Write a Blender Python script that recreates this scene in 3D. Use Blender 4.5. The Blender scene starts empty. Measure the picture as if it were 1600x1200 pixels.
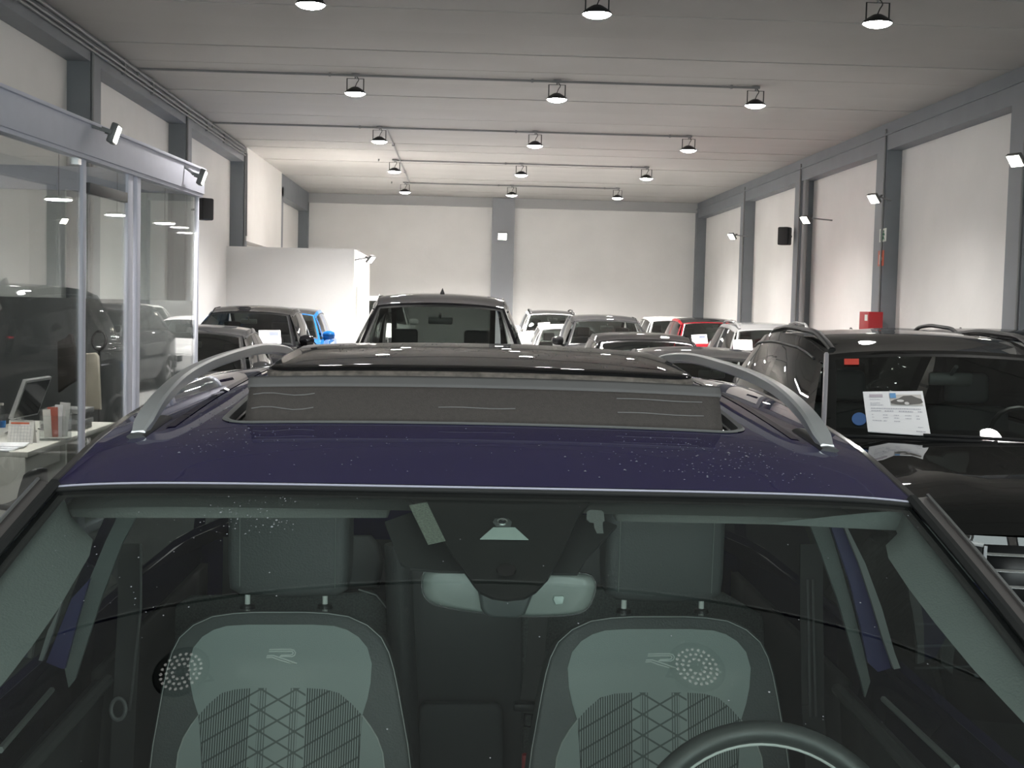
import bpy, bmesh, math, random
from mathutils import Vector, Matrix
V = Vector
R = math.radians
random.seed(7)

# ------------------------------------------------------------------ camera
F = 2050.0                       # focal length in pixels of the 1600x1200 frame
HC = 1.80                        # camera height
VPX, VPY = 720.0, 474.0          # where the hall's long axis vanishes
_yc = V((VPX-800, 600-VPY, -F)).normalized()                 # world +Y in camera axes
_ux, _uy = 0.024, 1.0
_uz = -(_ux*_yc.x + _uy*_yc.y)/_yc.z
_zc = V((_ux, _uy, _uz)).normalized()                        # world +Z in camera axes
_xc = _yc.cross(_zc).normalized()
CW = Matrix((_xc, _yc, _zc))                                 # camera vector -> world vector
scene = bpy.context.scene
col = scene.collection
cd = bpy.data.cameras.new('camera'); cam = bpy.data.objects.new('camera', cd); col.objects.link(cam)
cd.sensor_width = 36.0; cd.lens = F/1600*36.0; cd.clip_start = 0.02; cd.clip_end = 200
cam.matrix_world = Matrix.Translation((0, 0, HC)) @ CW.to_4x4()
scene.camera = cam
EYE = V((0, 0, HC))

# ------------------------------------------------------------------ light and exposure
LAMP = 18.0                      # glow of the high-bay lamp faces
SPOT = 420.0                     # downward beam of each high-bay lamp, W
FLOOD = 5.0
w = bpy.data.worlds.new('world'); scene.world = w; w.use_nodes = True
w.node_tree.nodes['Background'].inputs[0].default_value = (0.93, 0.96, 1.0, 1)
w.node_tree.nodes['Background'].inputs[1].default_value = 0.95            # overcast daylight, enters by the shop front behind the camera
vs = scene.view_settings
vs.view_transform = 'Standard'; vs.look = 'None'; vs.gamma = 1; vs.use_curve_mapping = False
vs.exposure = 3.0
scene.cycles.max_bounces = 10; scene.cycles.diffuse_bounces = 5; scene.cycles.glossy_bounces = 5
scene.cycles.transparent_max_bounces = 24; scene.cycles.sample_clamp_indirect = 6.0
scene.cycles.caustics_reflective = False; scene.cycles.caustics_refractive = False

# ------------------------------------------------------------------ pixel helpers
def ray(px, py):
    return CW @ V(((px-800)/F, (600-py)/F, -1.0))
def PY(px, py, y):
    d = ray(px, py); return EYE + d*(y/d.y)
def PX(px, py, x):
    d = ray(px, py); return EYE + d*(x/d.x)
def PZ(px, py, z):
    d = ray(px, py); return EYE + d*((z-HC)/d.z)
def PP(px, py, p0, n):
    d = ray(px, py); t = (V(p0)-EYE).dot(n)/d.dot(n); return EYE + d*t
CWT = CW.transposed()
def proj(p):
    c = CWT @ (V(p)-EYE); return 800 + F*c.x/-c.z, 600 - F*c.y/-c.z
def hit(px, py, surf, u=0.0, v=0.4):
    """(u, v) of the surface point seen at a pixel"""
    for _ in range(14):
        x, y = proj(surf(u, v)); e = 1e-3
        x1, y1 = proj(surf(u+e, v)); x2, y2 = proj(surf(u, v+e))
        a, b, c, d = (x1-x)/e, (x2-x)/e, (y1-y)/e, (y2-y)/e
        det = a*d-b*c
        if abs(det) < 1e-9: break
        rx, ry = px-x, py-y
        u += max(-.4, min(.4, (d*rx-b*ry)/det)); v += max(-.4, min(.4, (a*ry-c*rx)/det))
    return u, v
def onsurf(px, py, surf, off=0.0, u=0.0, v=0.4):
    u, v = hit(px, py, surf, u, v)
    return surf(u, v) + snorm(surf, u, v)*off
def snorm(surf, u, v):
    e = 1e-3
    n = (surf(u+e, v)-surf(u-e, v)).cross(surf(u, v+e)-surf(u, v-e)).normalized()
    return n if n.z >= 0 else -n

# ------------------------------------------------------------------ materials
MATS = {}
def pm(name, color, rough=.5, metal=0, coat=0, coatr=.03, spec=.5, emis=None, es=0, noise=0, nscale=8, bump=0, bscale=40, aniso=None):
    if name in MATS: return MATS[name]
    m = bpy.data.materials.new(name); m.use_nodes = True; nt = m.node_tree
    b = nt.nodes['Principled BSDF']
    b.inputs['Base Color'].default_value = (*color, 1)
    b.inputs['Roughness'].default_value = rough; b.inputs['Metallic'].default_value = metal
    b.inputs['Coat Weight'].default_value = coat; b.inputs['Coat Roughness'].default_value = coatr
    b.inputs['Specular IOR Level'].default_value = spec
    if emis: b.inputs['Emission Color'].default_value = (*emis, 1); b.inputs['Emission Strength'].default_value = es
    tc = nt.nodes.new('ShaderNodeTexCoord')
    if noise:
        mp = nt.nodes.new('ShaderNodeMapping')
        if aniso: mp.inputs['Scale'].default_value = aniso
        nt.links.new(tc.outputs['Object'], mp.inputs['Vector'])
        n = nt.nodes.new('ShaderNodeTexNoise'); n.inputs['Scale'].default_value = nscale; n.inputs['Detail'].default_value = 5
        nt.links.new(mp.outputs[0], n.inputs['Vector'])
        r = nt.nodes.new('ShaderNodeValToRGB')
        r.color_ramp.elements[0].position = .3; r.color_ramp.elements[1].position = .7
        r.color_ramp.elements[0].color = (*[c*(1-noise) for c in color], 1)
        r.color_ramp.elements[1].color = (*[min(1, c*(1+noise)) for c in color], 1)
        nt.links.new(n.outputs['Fac'], r.inputs[0]); nt.links.new(r.outputs[0], b.inputs['Base Color'])
    if bump:
        n = nt.nodes.new('ShaderNodeTexNoise'); n.inputs['Scale'].default_value = bscale; n.inputs['Detail'].default_value = 3
        nt.links.new(tc.outputs['Object'], n.inputs['Vector'])
        bp = nt.nodes.new('ShaderNodeBump'); bp.inputs['Strength'].default_value = bump; bp.inputs['Distance'].default_value = .01
        nt.links.new(n.outputs['Fac'], bp.inputs['Height']); nt.links.new(bp.outputs[0], b.inputs['Normal'])
    MATS[name] = m; return m
def glassm(name, tint, r0=.05, rough=0.0):
    """thin pane: tinted see-through plus Fresnel reflection"""
    if name in MATS: return MATS[name]
    m = bpy.data.materials.new(name); m.use_nodes = True; nt = m.node_tree; nt.nodes.clear()
    L = nt.links.new; N = nt.nodes.new
    out = N('ShaderNodeOutputMaterial'); mix = N('ShaderNodeMixShader')
    tr = N('ShaderNodeBsdfTransparent'); tr.inputs[0].default_value = (*tint, 1)
    gl = N('ShaderNodeBsdfGlossy'); gl.inputs['Roughness'].default_value = rough; gl.inputs[0].default_value = (1, 1, 1, 1)
    g = N('ShaderNodeNewGeometry'); dt = N('ShaderNodeVectorMath'); dt.operation = 'DOT_PRODUCT'
    L(g.outputs['Normal'], dt.inputs[0]); L(g.outputs['Incoming'], dt.inputs[1])
    def M(op, a, b=None):
        n = N('ShaderNodeMath'); n.operation = op
        for i, q in enumerate((a, b)):
            if q is None: continue
            if isinstance(q, (int, float)): n.inputs[i].default_value = q
            else: L(q, n.inputs[i])
        return n.outputs[0]
    c = M('SUBTRACT', 1.0, M('ABSOLUTE', dt.outputs['Value']))
    f = M('ADD', M('MULTIPLY', M('POWER', c, 5.0), .95-r0), r0)
    L(f, mix.inputs[0]); L(tr.outputs[0], mix.inputs[1]); L(gl.outputs[0], mix.inputs[2]); L(mix.outputs[0], out.inputs[0])
    MATS[name] = m; return m
def glossm(name, color, r0=.045, k=.6, rough=.012, noise=0, nscale=60):
    """lacquer over a matt colour: diffuse plus Fresnel-weighted mirror"""
    if name in MATS: return MATS[name]
    m = glassm(name, (1, 1, 1), r0*k, rough); nt = m.node_tree; L = nt.links.new; N = nt.nodes.new
    df = N('ShaderNodeBsdfDiffuse'); df.inputs[0].default_value = (*color, 1)
    mix = next(n for n in nt.nodes if n.type == 'MIX_SHADER'); L(df.outputs[0], mix.inputs[1])
    ml = next(n for n in nt.nodes if n.type == 'MATH' and n.operation == 'MULTIPLY'); ml.inputs[1].default_value = (1-r0)*k
    if noise:
        tc = N('ShaderNodeTexCoord'); n_ = N('ShaderNodeTexNoise'); n_.inputs['Scale'].default_value = nscale; L(tc.outputs['Object'], n_.inputs['Vector'])
        r = N('ShaderNodeValToRGB'); r.color_ramp.elements[0].color = (*[c*(1-noise) for c in color], 1); r.color_ramp.elements[1].color = (*[c*(1+noise) for c in color], 1)
        L(n_.outputs['Fac'], r.inputs[0]); L(r.outputs[0], df.inputs[0])
    return m
def emi(name, color, s):
    if name in MATS: return MATS[name]
    m = bpy.data.materials.new(name); m.use_nodes = True; nt = m.node_tree; nt.nodes.clear()
    o = nt.nodes.new('ShaderNodeOutputMaterial'); e = nt.nodes.new('ShaderNodeEmission')
    e.inputs[0].default_value = (*color, 1); e.inputs[1].default_value = s
    nt.links.new(e.outputs[0], o.inputs[0]); MATS[name] = m; return m

white_wall = pm('wall_paint', (.80, .785, .765), .75, noise=.03, nscale=1.2, bump=.25, bscale=14)
ceil_paint = pm('ceiling_paint', (.45, .437, .42), .8, noise=.05, nscale=.6, bump=.15, bscale=9)
floor_m = pm('floor_coating', (.15, .15, .148), .6, spec=.25, noise=.08, nscale=1.5)
steel = pm('steel_grey_paint', (.20, .215, .235), .5, noise=.06, nscale=2)
steel2 = pm('conduit_grey', (.24, .24, .245), .5)
alu = pm('office_frame_paint', (.66, .67, .77), .6, noise=.02)
black_pl = pm('black_plastic', (.012, .012, .013), .4)
dark_pl = pm('dark_plastic', (.045, .046, .048), .45)
rubber = pm('rubber', (.012, .012, .012), .7)
chrome = pm('chrome', (.8, .8, .8), .12, 1)
silver = pm('brushed_aluminium', (.62, .62, .63), .24, 1)
paper = pm("paper", (.90, .90, .93), .6)
ink = pm('ink', (.25, .25, .33), .7)
white_pl = pm('white_laminate', (.66, .64, .58), .4)
red_m = pm('red_paint', (.36, .01, .015), .4)
lamp_white = emi('lamp_glow', (1, .965, .925), LAMP)
flood_glow = emi('floodlight_glow', (1, .98, .82), FLOOD)
car_glass = glassm('car_window_glass', (.10, .115, .11), .06)
car_screen = glassm('car_windscreen_glass', (.48, .52, .50), .075)
hero_glass = glassm('hero_windscreen_glass', (.80, .86, .83), .08)
hero_side = glassm('hero_side_glass', (.20, .24, .23), .06)
office_glass = glassm('office_glass', (.86, .885, .88), .07)
acrylic = glassm('clear_acrylic', (.92, .93, .93), .06)
frit = pm('glass_frit', (.010, .011, .011), .25)

# ------------------------------------------------------------------ mesh builder
class MB:
    def __init__(s): s.v = []; s.f = []
    def add(s, vs, fs):
        o = len(s.v); s.v += [V(p) for p in vs]; s.f += [tuple(i+o for i in f) for f in fs]; return s
    def box(s, c, d, M=None, bev=0):
        bm = bmesh.new(); bmesh.ops.create_cube(bm, size=1)
        for q in bm.verts: q.co = V((q.co.x*d[0], q.co.y*d[1], q.co.z*d[2]))
        if bev: bmesh.ops.bevel(bm, geom=bm.edges[:], offset=bev, segments=2 if bev < .02 else 3, profile=.5, affect='EDGES')
        bm.verts.index_update()
        vs = [(M @ q.co if M else q.co)+V(c) for q in bm.verts]; fs = [[x.index for x in f.verts] for f in bm.faces]
        bm.free(); return s.add(vs, fs)
    def bar(s, a, b, wx, wz, up=(0, 0, 1), bev=0):
        a, b = V(a), V(b); y = (b-a); L = y.length; y.normalize(); x = y.cross(V(up)).normalized(); z = x.cross(y)
        M = Matrix((x, y, z)).transposed(); return s.box((a+b)/2, (wx, L, wz), M, bev)
    def grid(s, fn, nu, nv, u0=0, u1=1, v0=0, v1=1):
        vs = [fn(u0+(u1-u0)*i/nu, v0+(v1-v0)*j/nv) for j in range(nv+1) for i in range(nu+1)]
        fs = [(j*(nu+1)+i, j*(nu+1)+i+1, (j+1)*(nu+1)+i+1, (j+1)*(nu+1)+i) for j in range(nv) for i in range(nu)]
        return s.add(vs, fs)
    def tube(s, pts, r, n=8, closed=False, sx=1.0, sz=1.0, up=None, caps=True):
        pts = [V(p) for p in pts]; m = len(pts); vs = []; rr = r if isinstance(r, (list, tuple)) else [r]*m
        px = None
        for i, p in enumerate(pts):
            t = (pts[(i+1) % m]-pts[i-1]) if closed else (pts[min(i+1, m-1)]-pts[max(i-1, 0)])
            t.normalize()
            if up is not None: x = t.cross(V(up))
            elif px is None: x = t.cross(V((0, 0, 1)) if abs(t.z) < .9 else V((1, 0, 0)))
            else: x = px - t*px.dot(t)
            x.normalize(); px = x; z = x.cross(t)
            for k in range(n):
                a = 2*math.pi*k/n; vs.append(p + x*math.cos(a)*rr[i]*sx + z*math.sin(a)*rr[i]*sz)
        fs = []
        for i in range(m if closed else m-1):
            j = (i+1) % m
            for k in range(n): fs.append((i*n+k, i*n+(k+1) % n, j*n+(k+1) % n, j*n+k))
        if caps and not closed: fs += [tuple(range(n))[::-1], tuple((m-1)*n+k for k in range(n))]
        return s.add(vs, fs)
    def lathe(s, c, prof, n=24, M=None):
        vs = []; m = len(prof)
        for r, z in prof:
            for k in range(n):
                a = 2*math.pi*k/n; p = V((r*math.cos(a), r*math.sin(a), z)); vs.append((M @ p if M else p)+V(c))
        fs = [(i*n+k, i*n+(k+1) % n, (i+1)*n+(k+1) % n, (i+1)*n+k) for i in range(m-1) for k in range(n)]
        if prof[0][0] > 1e-6: fs.append(tuple(range(n))[::-1])
        if prof[-1][0] > 1e-6: fs.append(tuple((m-1)*n+k for k in range(n)))
        return s.add(vs, fs)
    def prism(s, pts, d):
        n = len(pts); pts = [V(p) for p in pts]; d = V(d)
        return s.add(pts+[p+d for p in pts], [tuple(range(n)), tuple(range(2*n-1, n-1, -1))]+[(i, (i+1) % n+0, (i+1) % n+n, i+n) for i in range(n)])
    def pillow(s, pts, nrm, thick, edge=.02, rings=3, back=True):
        """closed outline puffed along nrm with rounded rim"""
        pts = [V(p) for p in pts]; n = len(pts); c = sum(pts, V())/n; nrm = V(nrm).normalized()
        size = sum((p-c).length for p in pts)/n; vs = [p - nrm*thick for p in pts] + list(pts); fs = []
        for i in range(n): fs.append((i, (i+1) % n, n+(i+1) % n, n+i))
        for k in range(1, rings+1):
            a = k/rings*math.pi/2; ins = edge*(1-math.cos(a)); h = edge*math.sin(a)
            vs += [p + (c-p)*(ins/size) + nrm*h for p in pts]
            o = n*k; fs += [(o+i, o+(i+1) % n, o+n+(i+1) % n, o+n+i) for i in range(n)]
        o = n*(rings+1); fs.append(tuple(o+i for i in range(n)))
        if back: fs.append(tuple(range(n))[::-1])
        return s.add(vs, fs)
    def build(s, name, mat, parent=None, smooth=True, ang=38, solid=0):
        me = bpy.data.meshes.new(name); me.from_pydata([tuple(p) for p in s.v], [], s.f); me.update()
        bm = bmesh.new(); bm.from_mesh(me); bmesh.ops.remove_doubles(bm, verts=bm.verts, dist=1e-5)
        bmesh.ops.recalc_face_normals(bm, faces=bm.faces); bm.to_mesh(me); bm.free()
        if smooth:
            me.polygons.foreach_set('use_smooth', [True]*len(me.polygons)); me.set_sharp_from_angle(angle=R(ang))
        me.materials.append(mat); o = bpy.data.objects.new(name, me); col.objects.link(o)
        if solid:
            q = o.modifiers.new('solidify', 'SOLIDIFY'); q.thickness = abs(solid); q.offset = 1 if solid > 0 else -1
        if parent is not None: attach(o, parent)
        return o
def attach(o, parent):
    o.parent = parent
    if '_at' in parent: o.matrix_parent_inverse = Matrix.Translation(-V(parent['_at']))   # meshes are written in world coordinates
def empty(name, loc=(0, 0, 0)):
    o = bpy.data.objects.new(name, None); col.objects.link(o); o.location = loc; o.empty_display_size = .1; o['_at'] = tuple(loc); return o
def tag(o, label=None, cat=None, group=None, kind=None):
    if label: o['label'] = label
    if cat: o['category'] = cat
    if group: o['group'] = group
    if kind: o['kind'] = kind
    return o
def struct(o): o['kind'] = 'structure'; return o
def copy_tree(o, parent=None):
    c = o.copy(); col.objects.link(c)
    if parent is not None: c.parent = parent
    for ch in list(o.children): copy_tree(ch, c)
    return c
def bez(pts, n=8):
    """smooth curve through points (Catmull-Rom)"""
    pts = [V(p) for p in pts]; q = [pts[0]*2-pts[1]]+pts+[pts[-1]*2-pts[-2]]; out = []
    for i in range(1, len(q)-2):
        for k in range(n):
            t = k/n; a, b, c, d = q[i-1], q[i], q[i+1], q[i+2]
            out.append(.5*((2*b)+(c-a)*t+(2*a-5*b+4*c-d)*t*t+(3*b-a-3*c+d)*t**3))
    return out+[pts[-1]]
def interp(xs, ys, x):
    if x <= xs[0]: return ys[0]
    for i in range(len(xs)-1):
        if x <= xs[i+1]:
            t = (x-xs[i])/(xs[i+1]-xs[i]); t2 = t*t*(3-2*t)
            return ys[i]+(ys[i+1]-ys[i])*(t*.5+t2*.5)
    return ys[-1]

#SECTION hall
# ------------------------------------------------------------------ hall
XL, XR, YB, YF, ZC = -4.83, 7.25, 39.3, -5.0, 4.95
XLi, XRi = -4.55, 7.0
BAY = 5.45
struct(MB().box(((XL+XR)/2, (YB+YF)/2, -.05), (XR-XL+.6, YB-YF+.6, .1)).build('floor', floor_m, smooth=False))
ceil = struct(MB().box(((XL+XR)/2, (YB+YF)/2, ZC+.12), (XR-XL+.6, YB-YF+.6, .1)).build('ceiling', pm('ceiling_slab', (.2, .2, .19), .9), smooth=False))
struct(MB().box((XL-.1, (YB+YF)/2, ZC/2), (.2, YB-YF+.4, ZC+.2)).build('wall_left', white_wall, smooth=False))
struct(MB().box((XR+.1, (YB+YF)/2, ZC/2), (.2, YB-YF+.4, ZC+.2)).build('wall_right', white_wall, smooth=False))
wb = struct(MB().box(((XL+XR)/2, YB+.1, ZC/2), (XR-XL, .2, ZC+.2)).build('wall_back', white_wall, smooth=False))
wf = MB().box(((XL+XR)/2, YF-.1, (ZC+3.6)/2+.05), (XR-XL, .2, ZC-3.6+.1)).box(((XL+XR)/2, YF-.1, .15), (XR-XL, .2, .3))
for i in range(6): wf.box((XL+.12+(XR-XL-.24)*i/5, YF-.1, 1.95), (.24, .2, 3.3))
wf = struct(wf.build('wall_front', white_wall, smooth=False))
for i in range(5):
    x0 = XL+.24+(XR-XL-.24)*i/5; x1 = x0+(XR-XL-.24)/5-.24
    o = struct(MB().box(((x0+x1)/2, YF-.1, 1.95), (x1-x0, .02, 3.3)).build('window_%d' % (i+1), glassm('shop_glass', (.9, .95, .93), .05), smooth=False))
    for q in (x0+.03, x1-.03): MB().box((q, YF-.1, 1.95), (.06, .1, 3.3)).build('window_frame', steel, o, smooth=False)
    ld = bpy.data.lights.new('window_portal', 'AREA'); ld.shape = 'RECTANGLE'; ld.size = x1-x0; ld.size_y = 3.3; ld.cycles.is_portal = True
    lo = bpy.data.objects.new('window_portal', ld); col.objects.link(lo); lo.location = ((x0+x1)/2, YF+.05, 1.95); lo.rotation_euler = (R(90), 0, 0)
# ceiling planks across the hall, thin open joints between them
pmesh = None; y = YF; k = 0
while y < YB-.01:
    wd = min(1.21, YB-y)
    if pmesh is None or wd < 1.2:
        o = MB().box((0, 0, 0), (XR-XL, wd-.022, .07), bev=.006).build('ceiling_plank', ceil_paint, ceil, smooth=False); pmesh = pmesh or o.data
    else:
        o = bpy.data.objects.new('ceiling_plank', pmesh); col.objects.link(o); o.parent = ceil
    o.location = ((XL+XR)/2, y+wd/2, ZC+.035+.004*math.sin(k*2.3)); y += wd; k += 1

# edge beams and columns
COLS = [16.2-2*BAY, 16.2-BAY, 16.2, 21.65, 27.1, 32.5]
COLSL = [16.3-2*BAY, 16.3-BAY, 16.3, 21.85, 27.6, 33.2]
n = [0]
def trim(o):
    n[0] += 1; o.name = 'trim_%d' % n[0]; return struct(o)
zb = 4.50
o = trim(MB().box(((XR+XRi)/2, (YB+YF)/2, (ZC+zb)/2), (XR-XRi, YB-YF, ZC-zb)).build('trim', steel, smooth=False))
MB().box((XRi-.015, (YB+YF)/2, ZC-.19), (.03, YB-YF, .03)).build('ledge', steel, o, smooth=False)
zbl = 4.62
b1 = trim(MB().box(((XL+XLi)/2, (YF+27.9)/2, (ZC+zbl)/2), (XLi-XL, 27.9-YF, ZC-zbl)).build('trim', steel, smooth=False))
trim(MB().box(((XL+XLi)/2+.01, (27.9+33.2)/2, (ZC+3.0)/2), (XLi-XL+.02, 33.2-27.9, ZC-3.0)).build('trim', white_wall, smooth=False))
trim(MB().box(((XL+XLi)/2, (33.2+YB)/2, (ZC+4.4)/2), (XLi-XL, YB-33.2, ZC-4.4)).build('trim', steel, smooth=False))
trim(MB().box(((XL+XR)/2, YB-.06, ZC-.14), (XR-XL, .12, .28)).build('trim', pm('beam_pale', (.42, .42, .42), .7), smooth=False))
for y0 in COLS:
    c = trim(MB().box(((XR+XRi)/2, y0+.27, zb/2), (XR-XRi, .54, zb)).build('trim', steel, smooth=False))
    MB().tube([(XRi-.02, y0+.06, 0), (XRi-.02, y0+.06, ZC-.1)], .018, 8).build('conduit', steel2, c)
for y0 in COLSL:
    c = trim(MB().box(((XL+XLi)/2, y0+.24, zbl/2), (XLi-XL, .48, zbl)).build('trim', steel, smooth=False))
    if y0 < 28: MB().tube([(XLi+.02, y0+.04, 0), (XLi+.02, y0+.04, ZC-.1)], .02, 8).build('conduit', steel2, c)
trim(MB().box((XR-.14, YB-.14, ZC/2), (.28, .28, ZC-.6)).build('trim', steel, smooth=False))
trim(MB().box((XL+.14, YB-.14, ZC/2), (.28, .28, ZC-.6)).build('trim', steel, smooth=False))
cx = PY(785, 400, YB).x
trim(MB().box((cx, YB-.12, ZC/2), (.66, .24, ZC-.02)).build('trim', pm('column_pale', (.30, .31, .33), .5), smooth=False))
# pipes beside the third right-hand column
for i, dy in enumerate((-.10, -.2)):
    p = MB().tube([(XRi+.05, 27.1+dy, .02), (XRi+.05, 27.1+dy, ZC-.08)], .045, 10).build('riser_pipe', steel2)
    tag(p, ['vertical grey riser pipe touching the right-hand column that has the black speaker', 'grey riser pipe standing just in front of its twin by the speaker column'][i], 'pipe', 'riser pipes by the right wall')
# cable runs along the left beam
for i, (dz, r, lab) in enumerate(((.06, .022, 'highest grey cable pipe running along the left roof beam'), (.14, .018, 'middle grey cable pipe along the left roof beam'), (.20, .016, 'lowest grey cable pipe along the left roof beam'))):
    p = MB().tube([(XLi+.03, YF+.1, ZC-dz), (XLi+.03, 16.0, ZC-dz), (XLi+.03, 27.6, ZC-dz)]+([(XLi+.03, 27.75, ZC-dz-.1), (XLi+.03, 27.8, 3.1)] if i == 0 else []), r, 8).build('cable_pipe', steel2)
    for yy in (10, 13.5, 17.8, 19.4, 23.5, 25.2): MB().box((XLi+.02, yy, ZC-dz), (.05, .06, .07)).build('clip', steel2, p, smooth=False)
    tag(p, lab, 'pipe', 'pipes on the left beam')

# ------------------------------------------------------------------ high-bay lamps
LX = (-1.53, 1.28, 4.08); LY = {r: 13.1+(r-1)*5.43 for r in range(-2, 6)}
LZ = HC + 2.88; LY[-1] = 2.87
dot_glow = pm('led_lens_glow', (.55, .55, .53), .15, emis=(1, .98, .92), es=.16)  # faint glow put into the unlit lamps' lenses, for light they catch
def high_bay(lit=True, power=1.0):
    root = empty('high_bay_lamp')
    MB().lathe((0, 0, 0), [(.04, .085), (.06, .075), (.10, .05), (.138, .022), (.150, .004), (.149, -.006), (.142, .0)], 28).build('housing', black_pl, root)
    if lit:
        o = MB().lathe((0, 0, 0), [(.001, -.042), (.06, -.039), (.105, -.027), (.134, -.010), (.141, .004)], 24).build('diffuser', lamp_white, root)
    else:
        o = MB().lathe((0, 0, 0), [(.001, -.002), (.139, -.002), (.139, .006)], 24).build('diffuser', pm('led_plate', (.10, .10, .095), .4), root)
        m = MB()
        for rad, cnt in ((.045, 10), (.075, 16), (.105, 22)):
            for q in range(cnt):
                a = 2*math.pi*q/cnt; m.lathe((rad*math.cos(a), rad*math.sin(a), -.004), [(.009, .003), (.008, -.003), (.0005, -.006)], 6)
        d = m.build('led_lenses', dot_glow, root); d['kind'] = 'stuff'
    if lit:
        ld = bpy.data.lights.new('lamp_beam', 'SPOT'); ld.energy = SPOT*power; ld.spot_size = R(136); ld.spot_blend = 1.0; ld.shadow_soft_size = .12; ld.color = (1, .965, .925)
        lo = bpy.data.objects.new('lamp_beam', ld); col.objects.link(lo); lo.location = (0, 0, -.06); lo.parent = root
    br = MB().bar((-.115, 0, .01), (-.115, 0, .20), .014, .006, (0, 1, 0)).bar((.115, 0, .01), (.115, 0, .20), .014, .006, (0, 1, 0)).bar((-.122, 0, .20), (.122, 0, .20), .014, .006)
    br.build('bracket', black_pl, root, smooth=False)
    MB().tube([(0, 0, .20), (0, 0, .262)], .012, 8).build('hanger_rod', steel2, root)
    MB().lathe((0, 0, .245), [(.06, .02), (.06, 0), (.03, -.012)], 16).build('junction_box', steel2, root)
    MB().tube(bez([(0.01, 0, .24), (.045, 0, .19), (.02, 0, .14), (.0, 0, .09)], 6), .006, 6).build('cable', black_pl, root)
    return root
proto = None; off = None
ORD = {1: 'nearest', 2: 'second', 3: 'third', 4: 'fourth', 5: 'last'}
for r in range(-2, 6):
    for c in range(3):
        if r == 0 and c < 2: continue
        if r == -1:
            if off is None: off = o = high_bay(False)
            else: o = copy_tree(off)
            lab = 'unlit round high-bay lamp overhead, ' + ('left', 'middle', 'right')[c] + (' one of the row above the blue car' if r < 0 else ' one of the row before the first lit row')
        else:
            if r == 2: o = high_bay(True, .7 if c < 2 else .5)
            elif r > 2 and c == 2: o = high_bay(True, .6)
            elif r < 2:                                      # the front rows run dimmed
                o = high_bay(True, .12)
            elif proto is None: proto = o = high_bay()
            else: o = copy_tree(proto)
            lab = 'lit round ceiling lamp, %s of the row %s' % (('left one', 'middle one', 'right one')[c], (ORD[r]+' to the camera' if r == 1 else ORD[r]+' from the front' if r < 5 else 'closest to the back wall') if r > 0 else ('overhead just beyond the frame', '', 'behind the camera')[-r])
        o.location = (LX[c]*(.925 if r == -1 else 1), LY[r], LZ); tag(o, lab, 'lamp', 'round high-bay ceiling lamps')
# conduits over the lamp rows
for r in range(1, 6):
    y = LY[r]; x0 = XLi if r in (2, 3) else LX[0]
    if r == 1: x0 = XLi
    pts = [(LX[2]+.05, y-.03, ZC-.03), (x0+.5, y-.03, ZC-.03), (x0+.04, y-.03, ZC-.03)]
    if r in (2, 3): pts += [(XLi+.04, y-.03, ZC-.12)]
    o = MB().tube(pts, .017, 8).build('ceiling_conduit', steel2)
    for q in range(3): MB().box((LX[q]-.35, y-.03, ZC-.03), (.03, .05, .05)).build('clip', steel2, o, smooth=False)
    tag(o, 'thin grey conduit across the ceiling feeding the %s row of round lamps' % ORD[r], 'conduit', 'conduits feeding the lamp rows')
for r in (3, 4):
    o = MB().tube([(LX[0]+.12, LY[r], ZC-.03), (LX[0]+.12, LY[r+1], ZC-.03)], .015, 8).build('ceiling_conduit', steel2)
    MB().box((LX[0]+.12, LY[r]+2.5, ZC-.03), (.05, .03, .05)).build('clip', steel2, o, smooth=False)
    tag(o, 'grey conduit along the ceiling linking the left lamps of the %s and %s rows' % (ORD[r], ORD[r+1]), 'conduit', 'conduits feeding the lamp rows')

# ------------------------------------------------------------------ wall floodlights
def flood(p, aim, label, size=(.18, .15), arm=None):
    root = empty('floodlight', p); p = V(p); a = V(aim).normalized(); x = a.cross(V((0, 0, 1))).normalized(); z = x.cross(a)
    M = Matrix((x, a, z)).transposed()
    MB().box(p, (size[0]+.03, .05, size[1]+.03), M, .012).build('housing', pm('flood_housing', (.12, .12, .12), .4), root)
    MB().box(p+a*.026, (size[0], .006, size[1]), M).build('lens', flood_glow, root, smooth=False)
    arm = V(arm if arm else p-a*.2)
    MB().tube([p-a*.02, p-a*.06, arm], .014, 6).build('arm', steel2, root)
    m = MB().bar(p-x*(size[0]/2+.02)+a*0, p-x*(size[0]/2+.02)-a*.08, .006, .03).bar(p+x*(size[0]/2+.02), p+x*(size[0]/2+.02)-a*.08, .006, .03).bar(p-x*(size[0]/2+.02)-a*.08, p+x*(size[0]/2+.02)-a*.08, .03, .006)
    m.build('bracket', pm('flood_housing', (.12, .12, .12), .4), root, smooth=False)
    return tag(root, label, 'floodlight', 'wall floodlights')
def rw(px, py, dx=.38): return PX(px, py, XRi-dx)
for (px, py, lab, xin, base) in ((1588, 250, 'lit floodlight at the right edge of the frame on the nearest wall column', .38, 'c'), (1366, 310, 'lit floodlight on the right-hand column above the exit sign', .38, 'c'), (1259, 343, 'lit floodlight beside the speaker column on the right wall', .30, 'c'), (1144, 369, 'lit floodlight on the right wall nearest the back corner', .42, 'c')):
    p = rw(px, py, xin)
    yc = min(COLS, key=lambda q: abs(q+.2-p.y))
    p = PX(px, py, XRi-xin)
    flood(p, (-.75, -.35, -.65), lab, arm=(XR+.05, p.y+.1, p.z) if px == 1259 else (XRi+.10, yc+.02, p.z+.03))
p = PY(785, 369, YB-.55); flood(p, (0, -.9, -.5), 'lit floodlight facing the room from the middle column of the back wall', (.24, .2), arm=(p.x, YB-.2, p.z+.04))

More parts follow.
